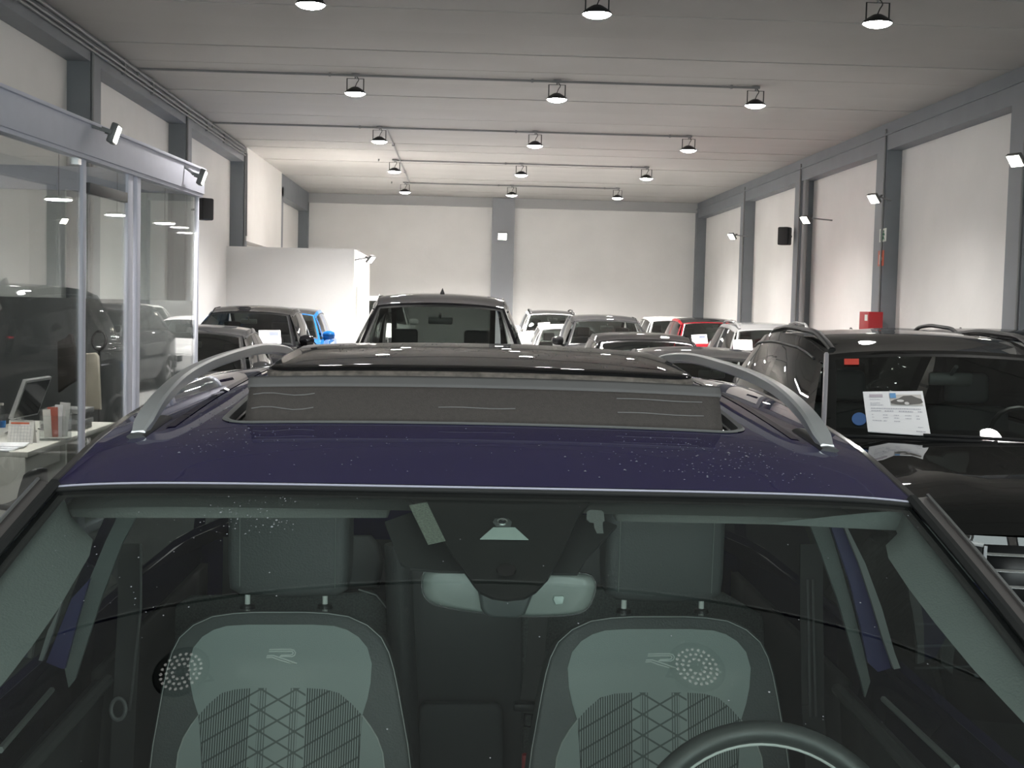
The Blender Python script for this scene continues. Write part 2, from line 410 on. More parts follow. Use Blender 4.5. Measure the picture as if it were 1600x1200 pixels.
# speakers
def speaker(p, facing, arm, label):
    root = empty('wall_speaker', p); p = V(p); a = V(facing).normalized(); x = a.cross(V((0, 0, 1))).normalized(); M = Matrix((x, a, V((0, 0, 1)))).transposed()
    MB().box(p, (.24, .22, .38), M, .03).build('cabinet', black_pl, root)
    MB().box(p+a*.112, (.2, .012, .34), M, .005).build('grille', pm('speaker_grille', (.03, .03, .03), .7, bump=.6, bscale=300), root)
    MB().tube([p-a*.1, V(arm)], .02, 8).build('wall_bracket', black_pl, root)
    return tag(root, label, 'speaker', 'black wall speakers')
p = PX(1226, 369, XRi-.18); speaker(p, (-.6, -.8, 0), (XRi, p.y+.12, p.z), 'small black loudspeaker mounted on the right wall by the riser pipes')
p = PX(320, 327, XLi+.08); speaker(p, (.7, -.7, 0), (XL, p.y+.2, p.z), 'small black loudspeaker on the left wall beyond the office glass')

# signs and fire cabinet on the column with the exit sign
yS = 21.65
def colsign(px0, py0, px1, py1):
    a = PX((px0+px1)/2, (py0+py1)/2, XRi-.01); return a
p = colsign(1373, 358, 1385, 377); root = empty('exit_sign', p)
MB().box((XRi-.004, p.y, p.z), (.008, .34, .22), bev=.003).build('plate', pm('sign_white', (.75, .77, .72), .5), root)
g = pm('sign_green', (.02, .16, .08), .5)
m = MB().box((XRi-.010, p.y+.06, p.z), (.004, .10, .17)); m.build('doorway', g, root, smooth=False)
m = MB().lathe((XRi-.010, p.y-.05, p.z+.06), [(.022, -.002), (.022, .002)], 12, Matrix.Rotation(R(90), 3, 'Y'))
for a, b in (((-.05, .035), (-.04, -.02)), ((-.04, -.02), (-.085, -.075)), ((-.04, -.02), (.0, -.08)), ((-.05, .03), (-.10, .0)), ((-.05, .03), (.0, .01))):
    m.bar((XRi-.010, p.y+a[0], p.z+a[1]), (XRi-.010, p.y+b[0], p.z+b[1]), .024, .004, (1, 0, 0))
m.build('running_figure', g, root, smooth=False)
tag(root, 'white and green running-man exit sign on the right-hand column', 'sign')
p = colsign(1371, 392, 1381, 415); root = empty('fire_sign', p)
MB().box((XRi-.004, p.y, p.z), (.008, .3, .26), bev=.003).build('plate', pm('sign_red', (.55, .10, .05), .5), root)
MB().lathe((XRi-.010, p.y-.03, p.z-.01), [(.04, -.002), (.04, .002)], 12, Matrix.Rotation(R(90), 3, 'Y')).box((XRi-.010, p.y+.04, p.z-.02), (.004, .05, .16)).build('extinguisher_symbol', pm('sign_white', (.75, .77, .72), .5), root, smooth=False)
tag(root, 'small red fire equipment sign below the exit sign', 'sign')
a = PX(1346, 501, XRi-.24); root = empty('fire_cabinet', (XRi-.12, 21.4, 1.6))
c0 = PY(1357, 487, 21.3); c1 = PY(1379, 515, 21.3)
cw_, zt, zl = .24, c0.z, c1.z-.12
MB().box((c1.x-.12, 21.55, (zt+zl)/2), (.24, .5, zt-zl), bev=.008).build('case', red_m, root)
MB().box((c1.x-.12, 21.296, (zt+zl)/2), (.2, .008, zt-zl-.05), bev=.003).build('door', red_m, root)
MB().box((c1.x-.244, 21.42, zt-.10), (.006, .14, .10)).build('sticker', pm('sign_white', (.75, .77, .72), .5), root, smooth=False)
tag(root, 'red fire hose cabinet at the foot of the column with the exit sign', 'fire cabinet')

# ------------------------------------------------------------------ white side room at the far left
bx1, by0, bz = -2.22, 27.3, 2.86
o = struct(MB().box(((XL+bx1)/2, (by0+32)/2, bz/2), (bx1-XL, 32-by0, bz)).build('wall_side_room', white_wall, smooth=False))
for yy in (28.2, 29.3, 30.5):
    MB().box((bx1+.01, yy, 1.05), (.03, .55, 2.1)).build('door_leaf', pm('door_cream', (.6, .59, .56), .5), o, smooth=False)
MB().box(((XL+bx1)/2, by0+1, bz+.01), (bx1-XL+.06, .02, .05)).build('coping', white_wall, o, smooth=False)
p = PX(579, 405, bx1+.35); flood(p, (.7, -.25, -.6), 'lit floodlight on an arm at the corner of the white side room', arm=(bx1-.05, p.y+.45, p.z-.02))

#SECTION office
# ------------------------------------------------------------------ glass office
GA, GB = V((-2.88, 8.2, 0)), V((-2.62, 13.13, 0))
gd = (GB-GA).normalized(); gn = V((gd.y, -gd.x, 0))              # towards the hall
G0 = GA - gd*4.2
def gpt(px, py=450):
    d = ray(px, py); t = (GA-EYE).dot(gn)/d.dot(gn); return EYE+d*t
def gs(px): return (gpt(px)-GA).dot(gd)
off_r = empty('office_partition', tuple(GA)); tag(off_r, kind='structure'); off_r.name = 'wall_office'
def gbar(s0, s1, z0, z1, t=.08, name='rail', mat=alu, par=off_r, o=0):
    a, b = GA+gd*s0+gn*o, GA+gd*s1+gn*o
    return MB().bar(a+V((0, 0, (z0+z1)/2)), b+V((0, 0, (z0+z1)/2)), t, z1-z0, bev=.004).build(name, mat, par)
S0, S1 = -4.2, (GB-GA).length
gbar(S0, S1+.06, 2.815, 3.045, .12, 'header_beam')
gbar(S0, S1+.06, 3.04, 3.065, .16, 'capping')
gbar(S0, S1+.06, 2.785, 2.825, .09, 'glazing_rail')
gbar(S0, S1, .0, .06, .06, 'sill')
sa, sb, sc_, se = gs(128), gs(200), gs(212), S1
for s, wd, nm in ((sa, .07, 'post'), (sb, .13, 'post'), (sc_+.02, .10, 'post'), (se, .05, 'corner_post')):
    a = GA+gd*s; MB().box((a.x, a.y, 1.41), (.036, wd, 2.82), Matrix.Rotation(math.atan2(-gd.x, gd.y), 3, 'Z'), .004).build(nm, alu, off_r)
def pane(s0, s1, z0, z1, nm, par=off_r, mt=office_glass):
    a, b = GA+gd*s0+V((0, 0, (z0+z1)/2)), GA+gd*s1+V((0, 0, (z0+z1)/2))
    return MB().bar(a, b, .012, z1-z0).build(nm, mt, par, smooth=False)
pane(S0, sa-.07, .05, 2.80, 'glass_pane'); pane(sc_+.1, se-.05, .05, 2.80, 'glass_pane')
dr = pane(sa+.11, sb-.1, .06, 2.55, 'glass_door')
gbar(sa+.1, sb-.1, 2.55, 2.63, .05, 'door_track', dark_pl)
pane(sa+.11, sb-.1, 2.63, 2.80, 'glass_pane')
a = GA+gd*(sa-.13); MB().box((a.x, a.y, 2.78), (.05, .08, .09)).build('patch_clamp', silver, off_r, smooth=False)
# end return of the office
e = GB; xw = XL
MB().box(((e.x+xw)/2, e.y, 2.93), (e.x-xw, .1, .23), bev=.004).build('header_beam', alu, off_r)
MB().box(((e.x+xw)/2, e.y, .03), (e.x-xw, .06, .06), bev=.004).build('sill', alu, off_r)
for x0, x1 in ((xw, (e.x+xw)/2-.02), ((e.x+xw)/2+.02, e.x-.03)):
    MB().box(((x0+x1)/2, e.y, 2.29), (x1-x0-.02, .012, 1.06)).build('glass_pane', office_glass, off_r, smooth=False)
    MB().box(((x0+x1)/2, e.y, .91), (x1-x0-.02, .05, 1.70), bev=.004).build('lower_panel', pm('partition_grey', (.10, .105, .105), .7), off_r)
MB().box(((e.x+xw)/2, e.y, 1.43), (.05, .05, 2.84)).build('post', alu, off_r, smooth=False)
def gflood(px, py, lab):
    d = ray(px, py); q = EYE+d*((GA-EYE).dot(gn)/d.dot(gn)) + gn*.2
    q = PP(px, py, GA+gn*.22, gn); s = (q-GA).dot(gd)
    b = GA+gd*s+V((0, 0, 3.05)); flood(q, (.95, .10, -.32), lab, (.14, .12), arm=tuple(b))
gflood(178, 209, 'lit floodlight standing on the office beam nearest the camera')
gflood(315, 277, 'lit floodlight at the far end of the office beam')

# unseen end wall, added to keep the front daylight out of the office
struct(MB().box(((XL+G0.x)/2, G0.y, 1.53), (G0.x-XL, .1, 3.05)).build('wall_daylight_block', white_wall, smooth=False))
gbar(S0+.1, S1-.1, 2.91, 2.95, .03, 'lamp_track', alu, off_r, -.22)
# slim round office lamps
for i, (px, py) in enumerate(((10, 283), (102, 312), (183, 336), (282, 353))):
    q = PZ(px, py, HC+.70); root = empty('office_lamp', tuple(q))
    if q.y > 12.8: q.y = 12.8
    q.x = min(q.x, (GA+gd*((q-GA).dot(gd))-gn*.22).x)
    root.location = q; root['_at'] = tuple(q)
    MB().lathe(q, [(.095, 0), (.1, .004), (.1, .012), (.09, .02)], 24).build('housing', white_pl, root)
    MB().lathe(q-V((0, 0, .006)), [(.001, 0), (.09, 0), (.094, .006)], 24).build('diffuser', lamp_white, root)
    MB().tube([q+V((0, 0, .02)), (q.x, q.y, 2.93)], .003, 6).build('suspension_wire', steel2, root)
    ld = bpy.data.lights.new('office_beam', 'SPOT'); ld.energy = 16; ld.spot_size = R(95); ld.spot_blend = 1; ld.shadow_soft_size = .08; ld.color = (1, .965, .925)
    lo = bpy.data.objects.new('office_beam', ld); col.objects.link(lo); lo.location = (0, 0, -.03); lo.parent = root
    tag(root, 'slim round hanging lamp behind the office glass, %s from the camera' % ('first', 'second', 'third', 'last')[i], 'lamp', 'slim office lamps')
# desk
dx, dy0, dy1, dz = PY(39, 704, 9.6).x, 9.6, 12.0, .648
root = empty('office_desk', (dx-.4, dy0, 0))
MB().box((dx-.40, (dy0+dy1)/2, dz-.02), (.84, dy1-dy0, .04), bev=.004).build('desktop', white_pl, root)
MB().box((dx-.40, dy0+.02, (dz-.04)/2), (.80, .04, dz-.04), bev=.003).build('end_panel', white_pl, root)
MB().box((dx-.40, dy0+1.0, (dz-.04)/2), (.80, .04, dz-.04), bev=.003).build('divider_panel', white_pl, root)
MB().box((dx-.40, dy1-.02, (dz-.04)/2), (.80, .04, dz-.04), bev=.003).build('end_panel', white_pl, root)
MB().box((dx-.78, (dy0+dy1)/2, .40), (.03, dy1-dy0-.08, .4)).build('modesty_panel', white_pl, root, smooth=False)
MB().box((dx-.05, dy0+.5, dz-.12), (.03, .9, .12), bev=.003).build('drawer', white_pl, root)
tag(root, 'white office desk behind the glass partition', 'desk')
def onD(px, py, z=dz): return PZ(px, py, z)
# calendar
y = dy0+.52; a = PY(13, 688, y); b = PY(53, 690, y); root = empty('desk_calendar', (a.x, y, dz)); hgt = PY(30, 657, y).z-dz
t = V((0, .05, 0))
MB().add([(a.x, y-.03, dz+.002), (b.x, y-.03, dz+.002), (b.x, y+.02, dz+hgt), (a.x, y+.02, dz+hgt), (a.x, y+.07, dz+.002), (b.x, y+.07, dz+.002)], [(0, 1, 2, 3), (3, 2, 5, 4), (0, 4, 5, 1)]).build('card', pm('calendar_paper', (.78, .76, .72), .6), root, smooth=False)
def calp(u, v, o=.002): return V((a.x+(b.x-a.x)*u, y-.03+.05*v-o, dz+.002+(hgt-.002)*v))
MB().add([calp(.08, .84), calp(.8, .84), calp(.8, .91), calp(.08, .91)], [(0, 1, 2, 3)]).build('heading', pm('calendar_red', (.62, .12, .05), .6), root, smooth=False)
m = MB()
for i in range(1, 8): m.add([calp(i/8-.004, .06), calp(i/8+.004, .06), calp(i/8+.004, .76), calp(i/8-.004, .76)], [(0, 1, 2, 3)])
for j in range(6): m.add([calp(.05, .06+j*.14), calp(.95, .06+j*.14), calp(.95, .067+j*.14), calp(.05, .067+j*.14)], [(0, 1, 2, 3)])
m.build('date_grid', ink, root, smooth=False)['kind'] = 'stuff'
MB().tube([(a.x+.01, y+.02, dz+hgt), (b.x-.01, y+.02, dz+hgt)], .006, 6).build('spiral', silver, root)
tag(root, 'white tent desk calendar with an orange-red heading', 'calendar')
# brochure holder
y = dy0+.75; a = PY(62, 676, y); b = PY(103, 680, y); top = PY(80, 628, y).z; root = empty('brochure_holder', (a.x, y, dz))
MB().box(((a.x+b.x)/2, y+.14, (dz+top)/2), (b.x-a.x, .006, top-dz)).box(((a.x+b.x)/2, y, dz+(top-dz)*.32), (b.x-a.x, .006, (top-dz)*.64)).box((a.x, y+.07, dz+(top-dz)*.4), (.006, .14, (top-dz)*.8)).box((b.x, y+.07, dz+(top-dz)*.4), (.006, .14, (top-dz)*.8)).box(((a.x+b.x)/2, y+.07, dz+.006), (b.x-a.x, .14, .008)).build('case', acrylic, root, smooth=False)
tag(root, 'clear acrylic holder filled with leaflets on the desk', 'holder')
for i in range(4):
    q = MB().box((a.x+.05+.035*i, y+.03+.025*i, dz+.012+(top-dz)*(.40+.03*i)), (.06+.02*(i % 2), .006, (top-dz)*(.72+.05*i)), Matrix.Rotation(R(-4+3*i), 3, 'Y')).build('leaflet', pm('leaflet%d' % i, ((.75, .72, .68), (.5, .14, .1), (.74, .74, .76), (.6, .58, .56))[i], .5), smooth=False)
    tag(q, ('white leaflet at the left of the acrylic holder', 'red printed leaflet in the acrylic holder', 'pale leaflet between the red and the grey one in the holder', 'grey leaflet at the right of the acrylic holder')[i], 'leaflet', 'leaflets in the holder')
# monitor
p0 = onD(20, 660); y = dy0+1.05
tl, tr_ = PY(41, 595, y), PY(81, 589, y+.45); bl = PY(18, 656, y)
br_ = tr_ + (bl-tl)
root = empty('computer_monitor', (bl.x, y, dz)); nn = (tr_-tl).cross(bl-tl).normalized(); nn = nn if nn.x > 0 else -nn
MB().add([tl, tr_, br_, bl]+[q-nn*.03 for q in (tl, tr_, br_, bl)], [(0, 1, 2, 3), (7, 6, 5, 4), (0, 4, 5, 1), (1, 5, 6, 2), (2, 6, 7, 3), (3, 7, 4, 0)]).build('casing', pm('monitor_case', (.6, .6, .6), .3, .6), root, smooth=False)
def mq(u, v, o=.003): return tl+(tr_-tl)*u+(bl-tl)*v+nn*o
MB().add([mq(.05, .06), mq(.97, .06), mq(.97, .96), mq(.05, .96)], [(0, 1, 2, 3)]).build('screen', pm('screen_dark', (.02, .022, .024), .12), root, smooth=False)
c = mq(.5, .9, -.05); MB().tube([c, V((c.x, c.y, dz+.01))], .03, 10).box((c.x, c.y, dz+.008), (.2, .2, .014), bev=.004).build('stand', silver, root)
tag(root, 'tilted dark monitor with a thin silver rim on the desk', 'monitor')
# bottle, papers, folders
q = onD(3, 668); root = empty('water_bottle', (q.x, q.y, dz))
MB().lathe((q.x, q.y, dz), [(.03, 0), (.033, .02), (.033, .06)], 16).build('base', pm('bottle_blue', (.02, .14, .4), .2), root)
MB().lathe((q.x, q.y, dz+.06), [(.033, 0), (.033, .07), (.014, .11), (.012, .13)], 16).build('body', acrylic, root)
MB().lathe((q.x, q.y, dz+.19), [(.015, 0), (.015, .02)], 12).build('cap', white_pl, root)
tag(root, 'small clear bottle with a blue base at the left end of the desk', 'bottle')
for i in range(3):
    q = MB().box((dx-.30+.03*i, dy0+.14+.06*i, dz+.005+.008*i), (.4-.04*i, .26, .008), Matrix.Rotation(R(-5+7*i), 3, 'Z')).build('paper_sheaf', paper, smooth=False)
    tag(q, ('bottom sheaf of white paper at the near end of the desk', 'middle sheaf of white paper at the near end of the desk', 'top sheaf of white paper at the near end of the desk')[i], 'paper', 'paper on the desk')
for i in range(4):
    q = MB().box((dx-.22+.02*(i % 2), dy0+1.75, dz+.025+.045*i), (.34, .30, .042), Matrix.Rotation(R(4*(i % 3)-3), 3, 'Z'), .006).build('ring_binder', (pm('binder_grey', (.12, .12, .12), .5), pm('binder_mid', (.2, .2, .2), .5))[i % 2])
    tag(q, '%s ring binder of the pile beside the office door post' % ('lowest dark', 'second grey', 'third dark', 'topmost grey')[i], 'binder', 'binders piled on the desk')
kb = MB().tube(bez([onD(60, 672), onD(75, 676), onD(86, 683), onD(100, 684)], 6), .006, 6).build('cable', black_pl); tag(kb, 'short black cable curling on the desk edge', 'cable')
for q in kb.data.vertices: q.co.z += .012
# chairs
def shell_chair(x, y, rz, seat_z, back_h, mat, label, name, wdt=.44, back=None):
    root = empty(name, (x, y, 0)); M = Matrix.Rotation(rz, 3, 'Z'); o = V((x, y, 0))
    W_ = lambda p: M @ V(p) + o
    MB().grid(lambda u, v: W_(((u-.5)*wdt*(1-.15*v), -.2+.4*v, seat_z+.03*(2*u-1)**2)), 8, 6).build('seat', mat, root, solid=.03)
    if back: MB().pillow([PY(a, b, y) for a, b in back], (0, -1, .1), .05, .02, 3).build('backrest', mat, root, ang=60)
    else: MB().grid(lambda u, v: W_(((u-.5)*wdt*(1-.25*v*v), .2+.05*v-.07*(2*u-1)**2, seat_z+.02+back_h*v-.04*(2*u-1)**4*v)), 10, 8).build('backrest', mat, root, solid=.03)
    for sx in (-1, 1):
        for sy in (-1, 1): MB().tube([W_((sx*.16, sy*.14, seat_z-.01)), W_((sx*.2, sy*.19, 0))], .014, 8).build('leg', black_pl, root)
    return tag(root, label, 'chair')
q = PY(42, 770, 9.2); shell_chair(q.x-.07, 9.25, R(235), .30, PY(42, 732, 9.1).z-.32, black_pl, 'black moulded chair in front of the white desk', 'visitor_chair', .26)
q = PY(106, 570, 12.6); shell_chair(q.x-.14, 12.6, R(205), .5, PY(108, 521, 12.5).z-.52, pm('chair_brown', (.05, .045, .04), .95, spec=.1), 'dark brown high-backed office chair behind the desk', 'office_chair', .42, [(90, 534), (104, 527), (108, 521), (112, 522), (122, 566), (123, 592), (106, 602), (91, 613)])
q = PY(147, 590, 12.35); shell_chair(q.x+.06, 12.35, R(165), .45, PY(147, 551, 12.45).z-.47, pm('chair_beige', (.32, .29, .24), .95, spec=.1), 'beige upholstered chair seen through the office door', 'armchair', .36, [(135, 552), (149, 551), (153, 556), (155, 600), (157, 640), (134, 640)])
c = PY(155, 532, 12.75); root = empty('ring_light', (c.x, 12.75, 0)); rr = (PY(166, 532, 12.75)-PY(145, 532, 12.75)).length/2
MB().tube([c+V((rr*math.cos(2*math.pi*k/28), .02*math.sin(2*math.pi*k/28), rr*1.4*math.sin(2*math.pi*k/28))) for k in range(28)], .014, 8, True).build('ring', black_pl, root)
MB().tube([c-V((0, 0, rr*1.4)), (c.x, 12.75, .03)], .012, 8).build('pole', black_pl, root)
MB().lathe((c.x, 12.75, 0), [(.14, 0), (.14, .02), (.02, .035)], 16).build('foot', black_pl, root)
tag(root, 'black ring on a thin stand behind the glass office door', 'ring stand')

#SECTION cars
# ------------------------------------------------------------------ cars
def paint(name, c, metal=.2, rough=.35):
    return glossm(name, c, .045, .75)
TYPES = dict(
    suv=dict(W=1.80, L=4.45, H=1.66, zn=.94, zc=1.13, ycw=1.12, yh=1.86, zh=.085, hb=.455, hr=.335, rails=True),
    hatch=dict(W=1.80, L=4.25, H=1.46, zn=.74, zc=.95, ycw=1.0, yh=1.85, zh=.07, hb=.45, hr=.325, rails=False),
    van=dict(W=1.88, L=4.5, H=1.88, zn=1.02, zc=1.22, ycw=.95, yh=1.68, zh=.10, hb=.46, hr=.345, rails=True),
    big=dict(nw=1, W=1.98, L=4.6, H=1.70, zn=1.045, zc=1.17, ycw=1.38, yh=2.16, zh=.095, hb=.455, hr=.335, rails=True))
def car(x, yhead, kind, mat, label, H=None, L=None, rails=None, roofmat=None, group='cars parked in the hall', hero=None, name='parked_car', detail=False, railmat=None):
    T = dict(TYPES[kind]); T['H'] = H or T['H']; T['L'] = L or T['L']
    if hero: T.update(hero)
    W, L, H = T['W'], T['L'], T['H']; k = H/TYPES[kind]['H'] if not hero else 1
    zn, zc, ycw, yh = T['zn']*k, T['zc']*k, T['ycw'], T['yh']
    Y0 = yhead-yh; O = V((x, Y0, 0)); root = empty(name, (x, Y0, 0))
    yE0, yD1 = L-.10, L-.62 if kind != 'hatch' else L-.75
    hw = lambda y: W/2*interp([0, .10, .35, .8, 1.3, L-1.0, L-.35, L-.08, L], [.89, .94, .975, .99, 1.0, 1.0, .95, .86, .80] if T.get('nw') else [.74, .86, .95, .985, 1.0, 1.0, .95, .86, .80], y)
    hbelt = lambda y: hw(y)*(interp([0, .5, ycw, ycw+.6, L-.5, L], [.93, .96, T['hb']*2, T['hb']*2, T['hb']*2-.05, T['hb']*2-.08], y))
    zbelt = lambda y: interp([0, .12, .5, ycw, L-1, L], [zn-.07, zn, zn+.05, zc-.03, zc+.03, zc-.02], y)
    Lc = lambda t: V((hbelt(ycw+.12+t*(yE0-ycw-.12)), ycw+.12+t*(yE0-ycw-.12), zbelt(ycw+.12+t*(yE0-ycw-.12))))
    bow = T.get('bow', .07)
    zre = (lambda t: T['zxy'](O.x+W*T['hr']*interp([0, .3, .7, 1], [.97, 1.0, 1.0, .93], t), O.y+yh+bow+t*(yD1-yh-bow))) if T.get('zxy') else (lambda t: interp([0, .25, .55, .8, 1], [H-T['zh']-.03, H-.045, H-.03, H-.055, H-.11], t))
    xre = lambda t: W*T['hr']*interp([0, .3, .7, 1], [.97, 1.0, 1.0, .93], t)
    Uc = lambda t: V((xre(t), yh+bow+t*(yD1-yh-bow), zre(t)))
    crown = T.get('crown', .032); crf = crown if callable(crown) else (lambda v: crown)
    def side(sx):
        def S(t, s):
            a, b = Lc(t), Uc(t); p = a.lerp(b, s); bl = .10*s*(1-s)*(b.z-a.z)*1.6; return O+V((sx*(p.x+bl), p.y, p.z))
        return S
    def roof(u, v):
        p = Uc(v); u = max(-1.02, min(1.02, u)); z = zre(v)+crf(v)*(1-u*u)-.010*abs(u)**7
        q = O+V((p.x*u, p.y-(bow*(1-u*u))*(1-v)+.05*(1-u*u)*v, z))
        if T.get('zxy'): q.z = T['zxy'](q.x, q.y)
        return q
    A0 = Lc(0); bowb = T.get('bowb', .14)
    def screen(u, v):             # v 0 at the cowl, 1 at the header
        b = O+V((A0.x*.955*u, A0.y-.02-bowb*(1-u*u), A0.z+.005+.02*(1-u*u))); t = roof(u, 0)
        p = b.lerp(t, v); sg = .16*v*(1-v)*T.get('sg', .35); return p+V((0, -sg*.5, sg*.9))
    E0 = Lc(1)
    def rear(u, v):
        b = O+V((E0.x*.9*u, E0.y+.06*(1-u*u), E0.z)); t = roof(u, 1); p = b.lerp(t, v); return p+V((0, .1*v*(1-v), .0))
    # lower body
    st = [0, .05, .12, .25, .45, .8, ycw, ycw+.12, 1.9, 2.6, 3.2, L-.9, L-.5, L-.25, L-.08, L]
    prof = [(.80, .20), (.93, .24), (.985, .36), (1.0, .60), (.995, .78), (.985, .92)]
    def sec(y, sx):
        h = hw(y); zb_ = zbelt(y); hb_ = hbelt(y); zbot = .20+.06*max(0, 1-y/.4)+.10*max(0, (y-L+.5)/.5)
        P_ = []
        for a, b in prof: P_.append(O+V((sx*h*a, y, zbot+(zb_-zbot)*(b-.20)/.80)))
        P_.append(O+V((sx*(hb_*.55+h*.45*.99), y, zb_-.035))); P_.append(O+V((sx*hb_, y, zb_)))
        return P_
    m = MB(); NP = len(prof)+2
    for sx in (-1, 1):
        m.add([p for y in st for p in sec(y, sx)], [(i*NP+j, i*NP+j+1, (i+1)*NP+j+1, (i+1)*NP+j) for i in range(len(st)-1) for j in range(NP-1)])
    for y, dr in ((0, -1), (L, 1)):
        a, b = sec(y, -1), sec(y, 1); nn = 10
        m.add([a[j].lerp(b[j], i/nn)+V((0, dr*(.13 if dr < 0 else .07)*(1-(2*i/nn-1)**2)*(1-.25*abs(j/NP-.55)), 0)) for j in range(NP) for i in range(nn+1)], [(j*(nn+1)+i, j*(nn+1)+i+1, (j+1)*(nn+1)+i+1, (j+1)*(nn+1)+i) for j in range(NP-1) for i in range(nn)])
    m.build('body', mat, root)
    # bonnet
    def hood(u, v):
        y = v*(ycw+.10); hb_ = hbelt(y); f = O+V((hb_*u, y, zbelt(y)))
        cr = .05*(1-abs(u)**2.6)*min(1, v*6+.2)+.010*math.exp(-((abs(u)-.62)/.09)**2)*min(1, v*3)
        fr = -.13*(1-u*u)*(1-v)**3*.85 - (bowb*.75*(1-u*u) if v > .8 else 0)*((v-.8)/.2)
        return f+V((0, fr, cr))
    MB().grid(hood, 28, 16, -1, 1, 0, 1).build('bonnet', mat, root)
    # greenhouse
    wins = [(.055, .43), (.475, .78), (.815, .93)]
    if kind == 'hatch': wins = [(.07, .45), (.49, .80)]
    s0, s1 = .05, .87
    for sx in (-1, 1):
        S = side(sx); m = MB(); ts = sorted({0, 1, *[t for w_ in wins for t in w_]})
        m.grid(S, 18, 1, 0, 1, 0, s0); m.grid(S, 18, 3, 0, 1, s1, 1)
        for a, b in zip(ts[:-1], ts[1:]):
            if (a, b) not in wins: m.grid(S, 2, 6, a, b, s0, s1)
        m.build('pillars', T.get('pillarmat') or mat, root)
        for a, b in wins:
            MB().grid(S, 6, 6, a, b, s0, s1).build('side_window', T.get('sideglass') or car_glass, root)
    for sx in (-1, 1):
        S = side(sx); MB().tube([S(t, s1+.01)+V((sx*.004, 0, 0)) for t in [i/12 for i in range(1, 12)]], .008, 6).build('window_trim', black_pl, root)
    if not hero:
        MB().grid(roof, 20, 16, -1, 1, 0, 1).build('roof', roofmat or mat, root)
        MB().grid(screen, 20, 10, -.92, .92, .06, .92).build('windscreen', car_screen, root)
        m = MB().grid(screen, 20, 1, -.955, .955, .92, .955).grid(screen, 20, 1, -.955, .955, 0, .06).grid(screen, 1, 10, -.955, -.92, .06, .92).grid(screen, 1, 10, .92, .955, .06, .92)
        m.build('windscreen_border', frit, root)
        MB().grid(screen, 20, 1, -1, 1, .955, 1).grid(screen, 1, 10, -1, -.955, 0, .955).grid(screen, 1, 10, .955, 1, 0, .955).build('windscreen_surround', mat, root)
    MB().grid(rear, 14, 6, -.9, .9, .1, .92).build('rear_window', car_glass, root)
    MB().grid(rear, 14, 1, -1, 1, .92, 1).grid(rear, 14, 1, -1, 1, 0, .1).grid(rear, 1, 6, -1, -.9, .1, .92).grid(rear, 1, 6, .9, 1, .1, .92).build('tailgate', T.get('pillarmat') or mat, root)
    # interior deck and seats
    if not hero:
        dk = MB()
        dk.grid(lambda u, v: O+V((hbelt(ycw+.15+v*(L-ycw-.35))*.97*u, ycw+.15+v*(L-ycw-.35), zbelt(ycw+.2+v*(L-ycw-.4))-.05)), 4, 10, -1, 1)
        dk.build('interior', pm('cabin_grey', (.09, .09, .09), .7), root)
        for sx in (-1, 1):
            m = MB(); sy = O.y+yh+.55; zz = zc
            m.box((x+sx*.37, sy+.05, zz-.04), (.48, .12, .28), Matrix.Rotation(R(-12), 3, 'X'), .05)
            m.box((x+sx*.37, sy+.10, zz+.20), (.26, .09, .18), Matrix.Rotation(R(-8), 3, 'X'), .035)
            m.build('front_seat', pm('seat_dark', (.085, .085, .087), .7), root)
        q = screen(0, .80); MB().box(q+V((0, .10, -.07)), (.24, .03, .07), None, .014).tube([q+V((0, .02, 0)), q+V((0, .10, -.05))], .012, 6).build('rear_view_mirror', pm('mirror_back', (.10, .105, .10), .3), root)
        MB().tube([V((x+.37, O.y+ycw+.62, zc-.02))+V((.18*math.cos(a), .06*math.sin(a), .16*math.sin(a))) for a in [2*math.pi*i/20 for i in range(20)]], .014, 6, True).build('steering_wheel', black_pl, root)
    # mirrors
    for sx in (-1, 1):
        c = side(sx)(.03, .06)+V((sx*.11, .05, .05)); mm = MB()
        mm.lathe(c, [(.001, -.12), (.06, -.105), (.085, -.04), (.085, .03), (.06, .09), (.001, .105)], 14, Matrix.Rotation(R(90), 3, 'Y') @ Matrix.Diagonal((.95, .62, 1)))
        mm.tube([c-V((sx*.05, 0, .06)), c-V((sx*.15, -.02, .10))], .022, 8)
        mm.build('door_mirror', T.get('mirrormat') or mat, root)
    # front: grille, lamps, intake
    fy = lambda u: O.y-.13*(1-u*u)-.016
    hwn = hw(0)
    fm = lambda u, z, o=0: V((x+hwn*u, fy(u)-o, z))
    zg1, zg0 = zn-.10, zn-.34
    gw = .75 if detail else .56
    MB().grid(lambda u, v: fm(u, zg0+(zg1-zg0)*v), 12, 2, -gw, gw).build('grille_back', black_pl, root, solid=.02)
    sl = 4 if detail else 3
    for i in range(sl):
        z = zg0+(zg1-zg0)*(i+.5)/sl
        MB().tube([fm(u/8*gw, z, .012) for u in range(-8, 9)], .009, 6, sz=.7).build('grille_slat', chrome, root)
    for sx in (-1, 1):
        hl0 = .76 if detail else .58
        m = MB()
        m.grid(lambda u, v: fm(sx*(hl0+(1-hl0)*u), zg1-.13+.03*u+(.13-.01*u)*v)+V((sx*.06*u*u, .20*u*u, .02*u)), 8, 3)
        hl = m.build('headlight', glossm('headlight_black', (.03, .03, .032), .05, .8, .05), root, solid=.02)
        MB().tube([fm(sx*(hl0+(1-hl0)*u/6), zg1-.0)+V((sx*.06*(u/6)**2, .20*(u/6)**2-.006, .0+.03*u/6)) for u in range(7)], .008, 6).build('light_strip', pm('drl', (.7, .7, .7), .3), hl)
        MB().grid(lambda u, v: fm(sx*(.55+.35*u), zn-.62+.2*v), 5, 2).build('air_intake', black_pl, root, solid=.015)
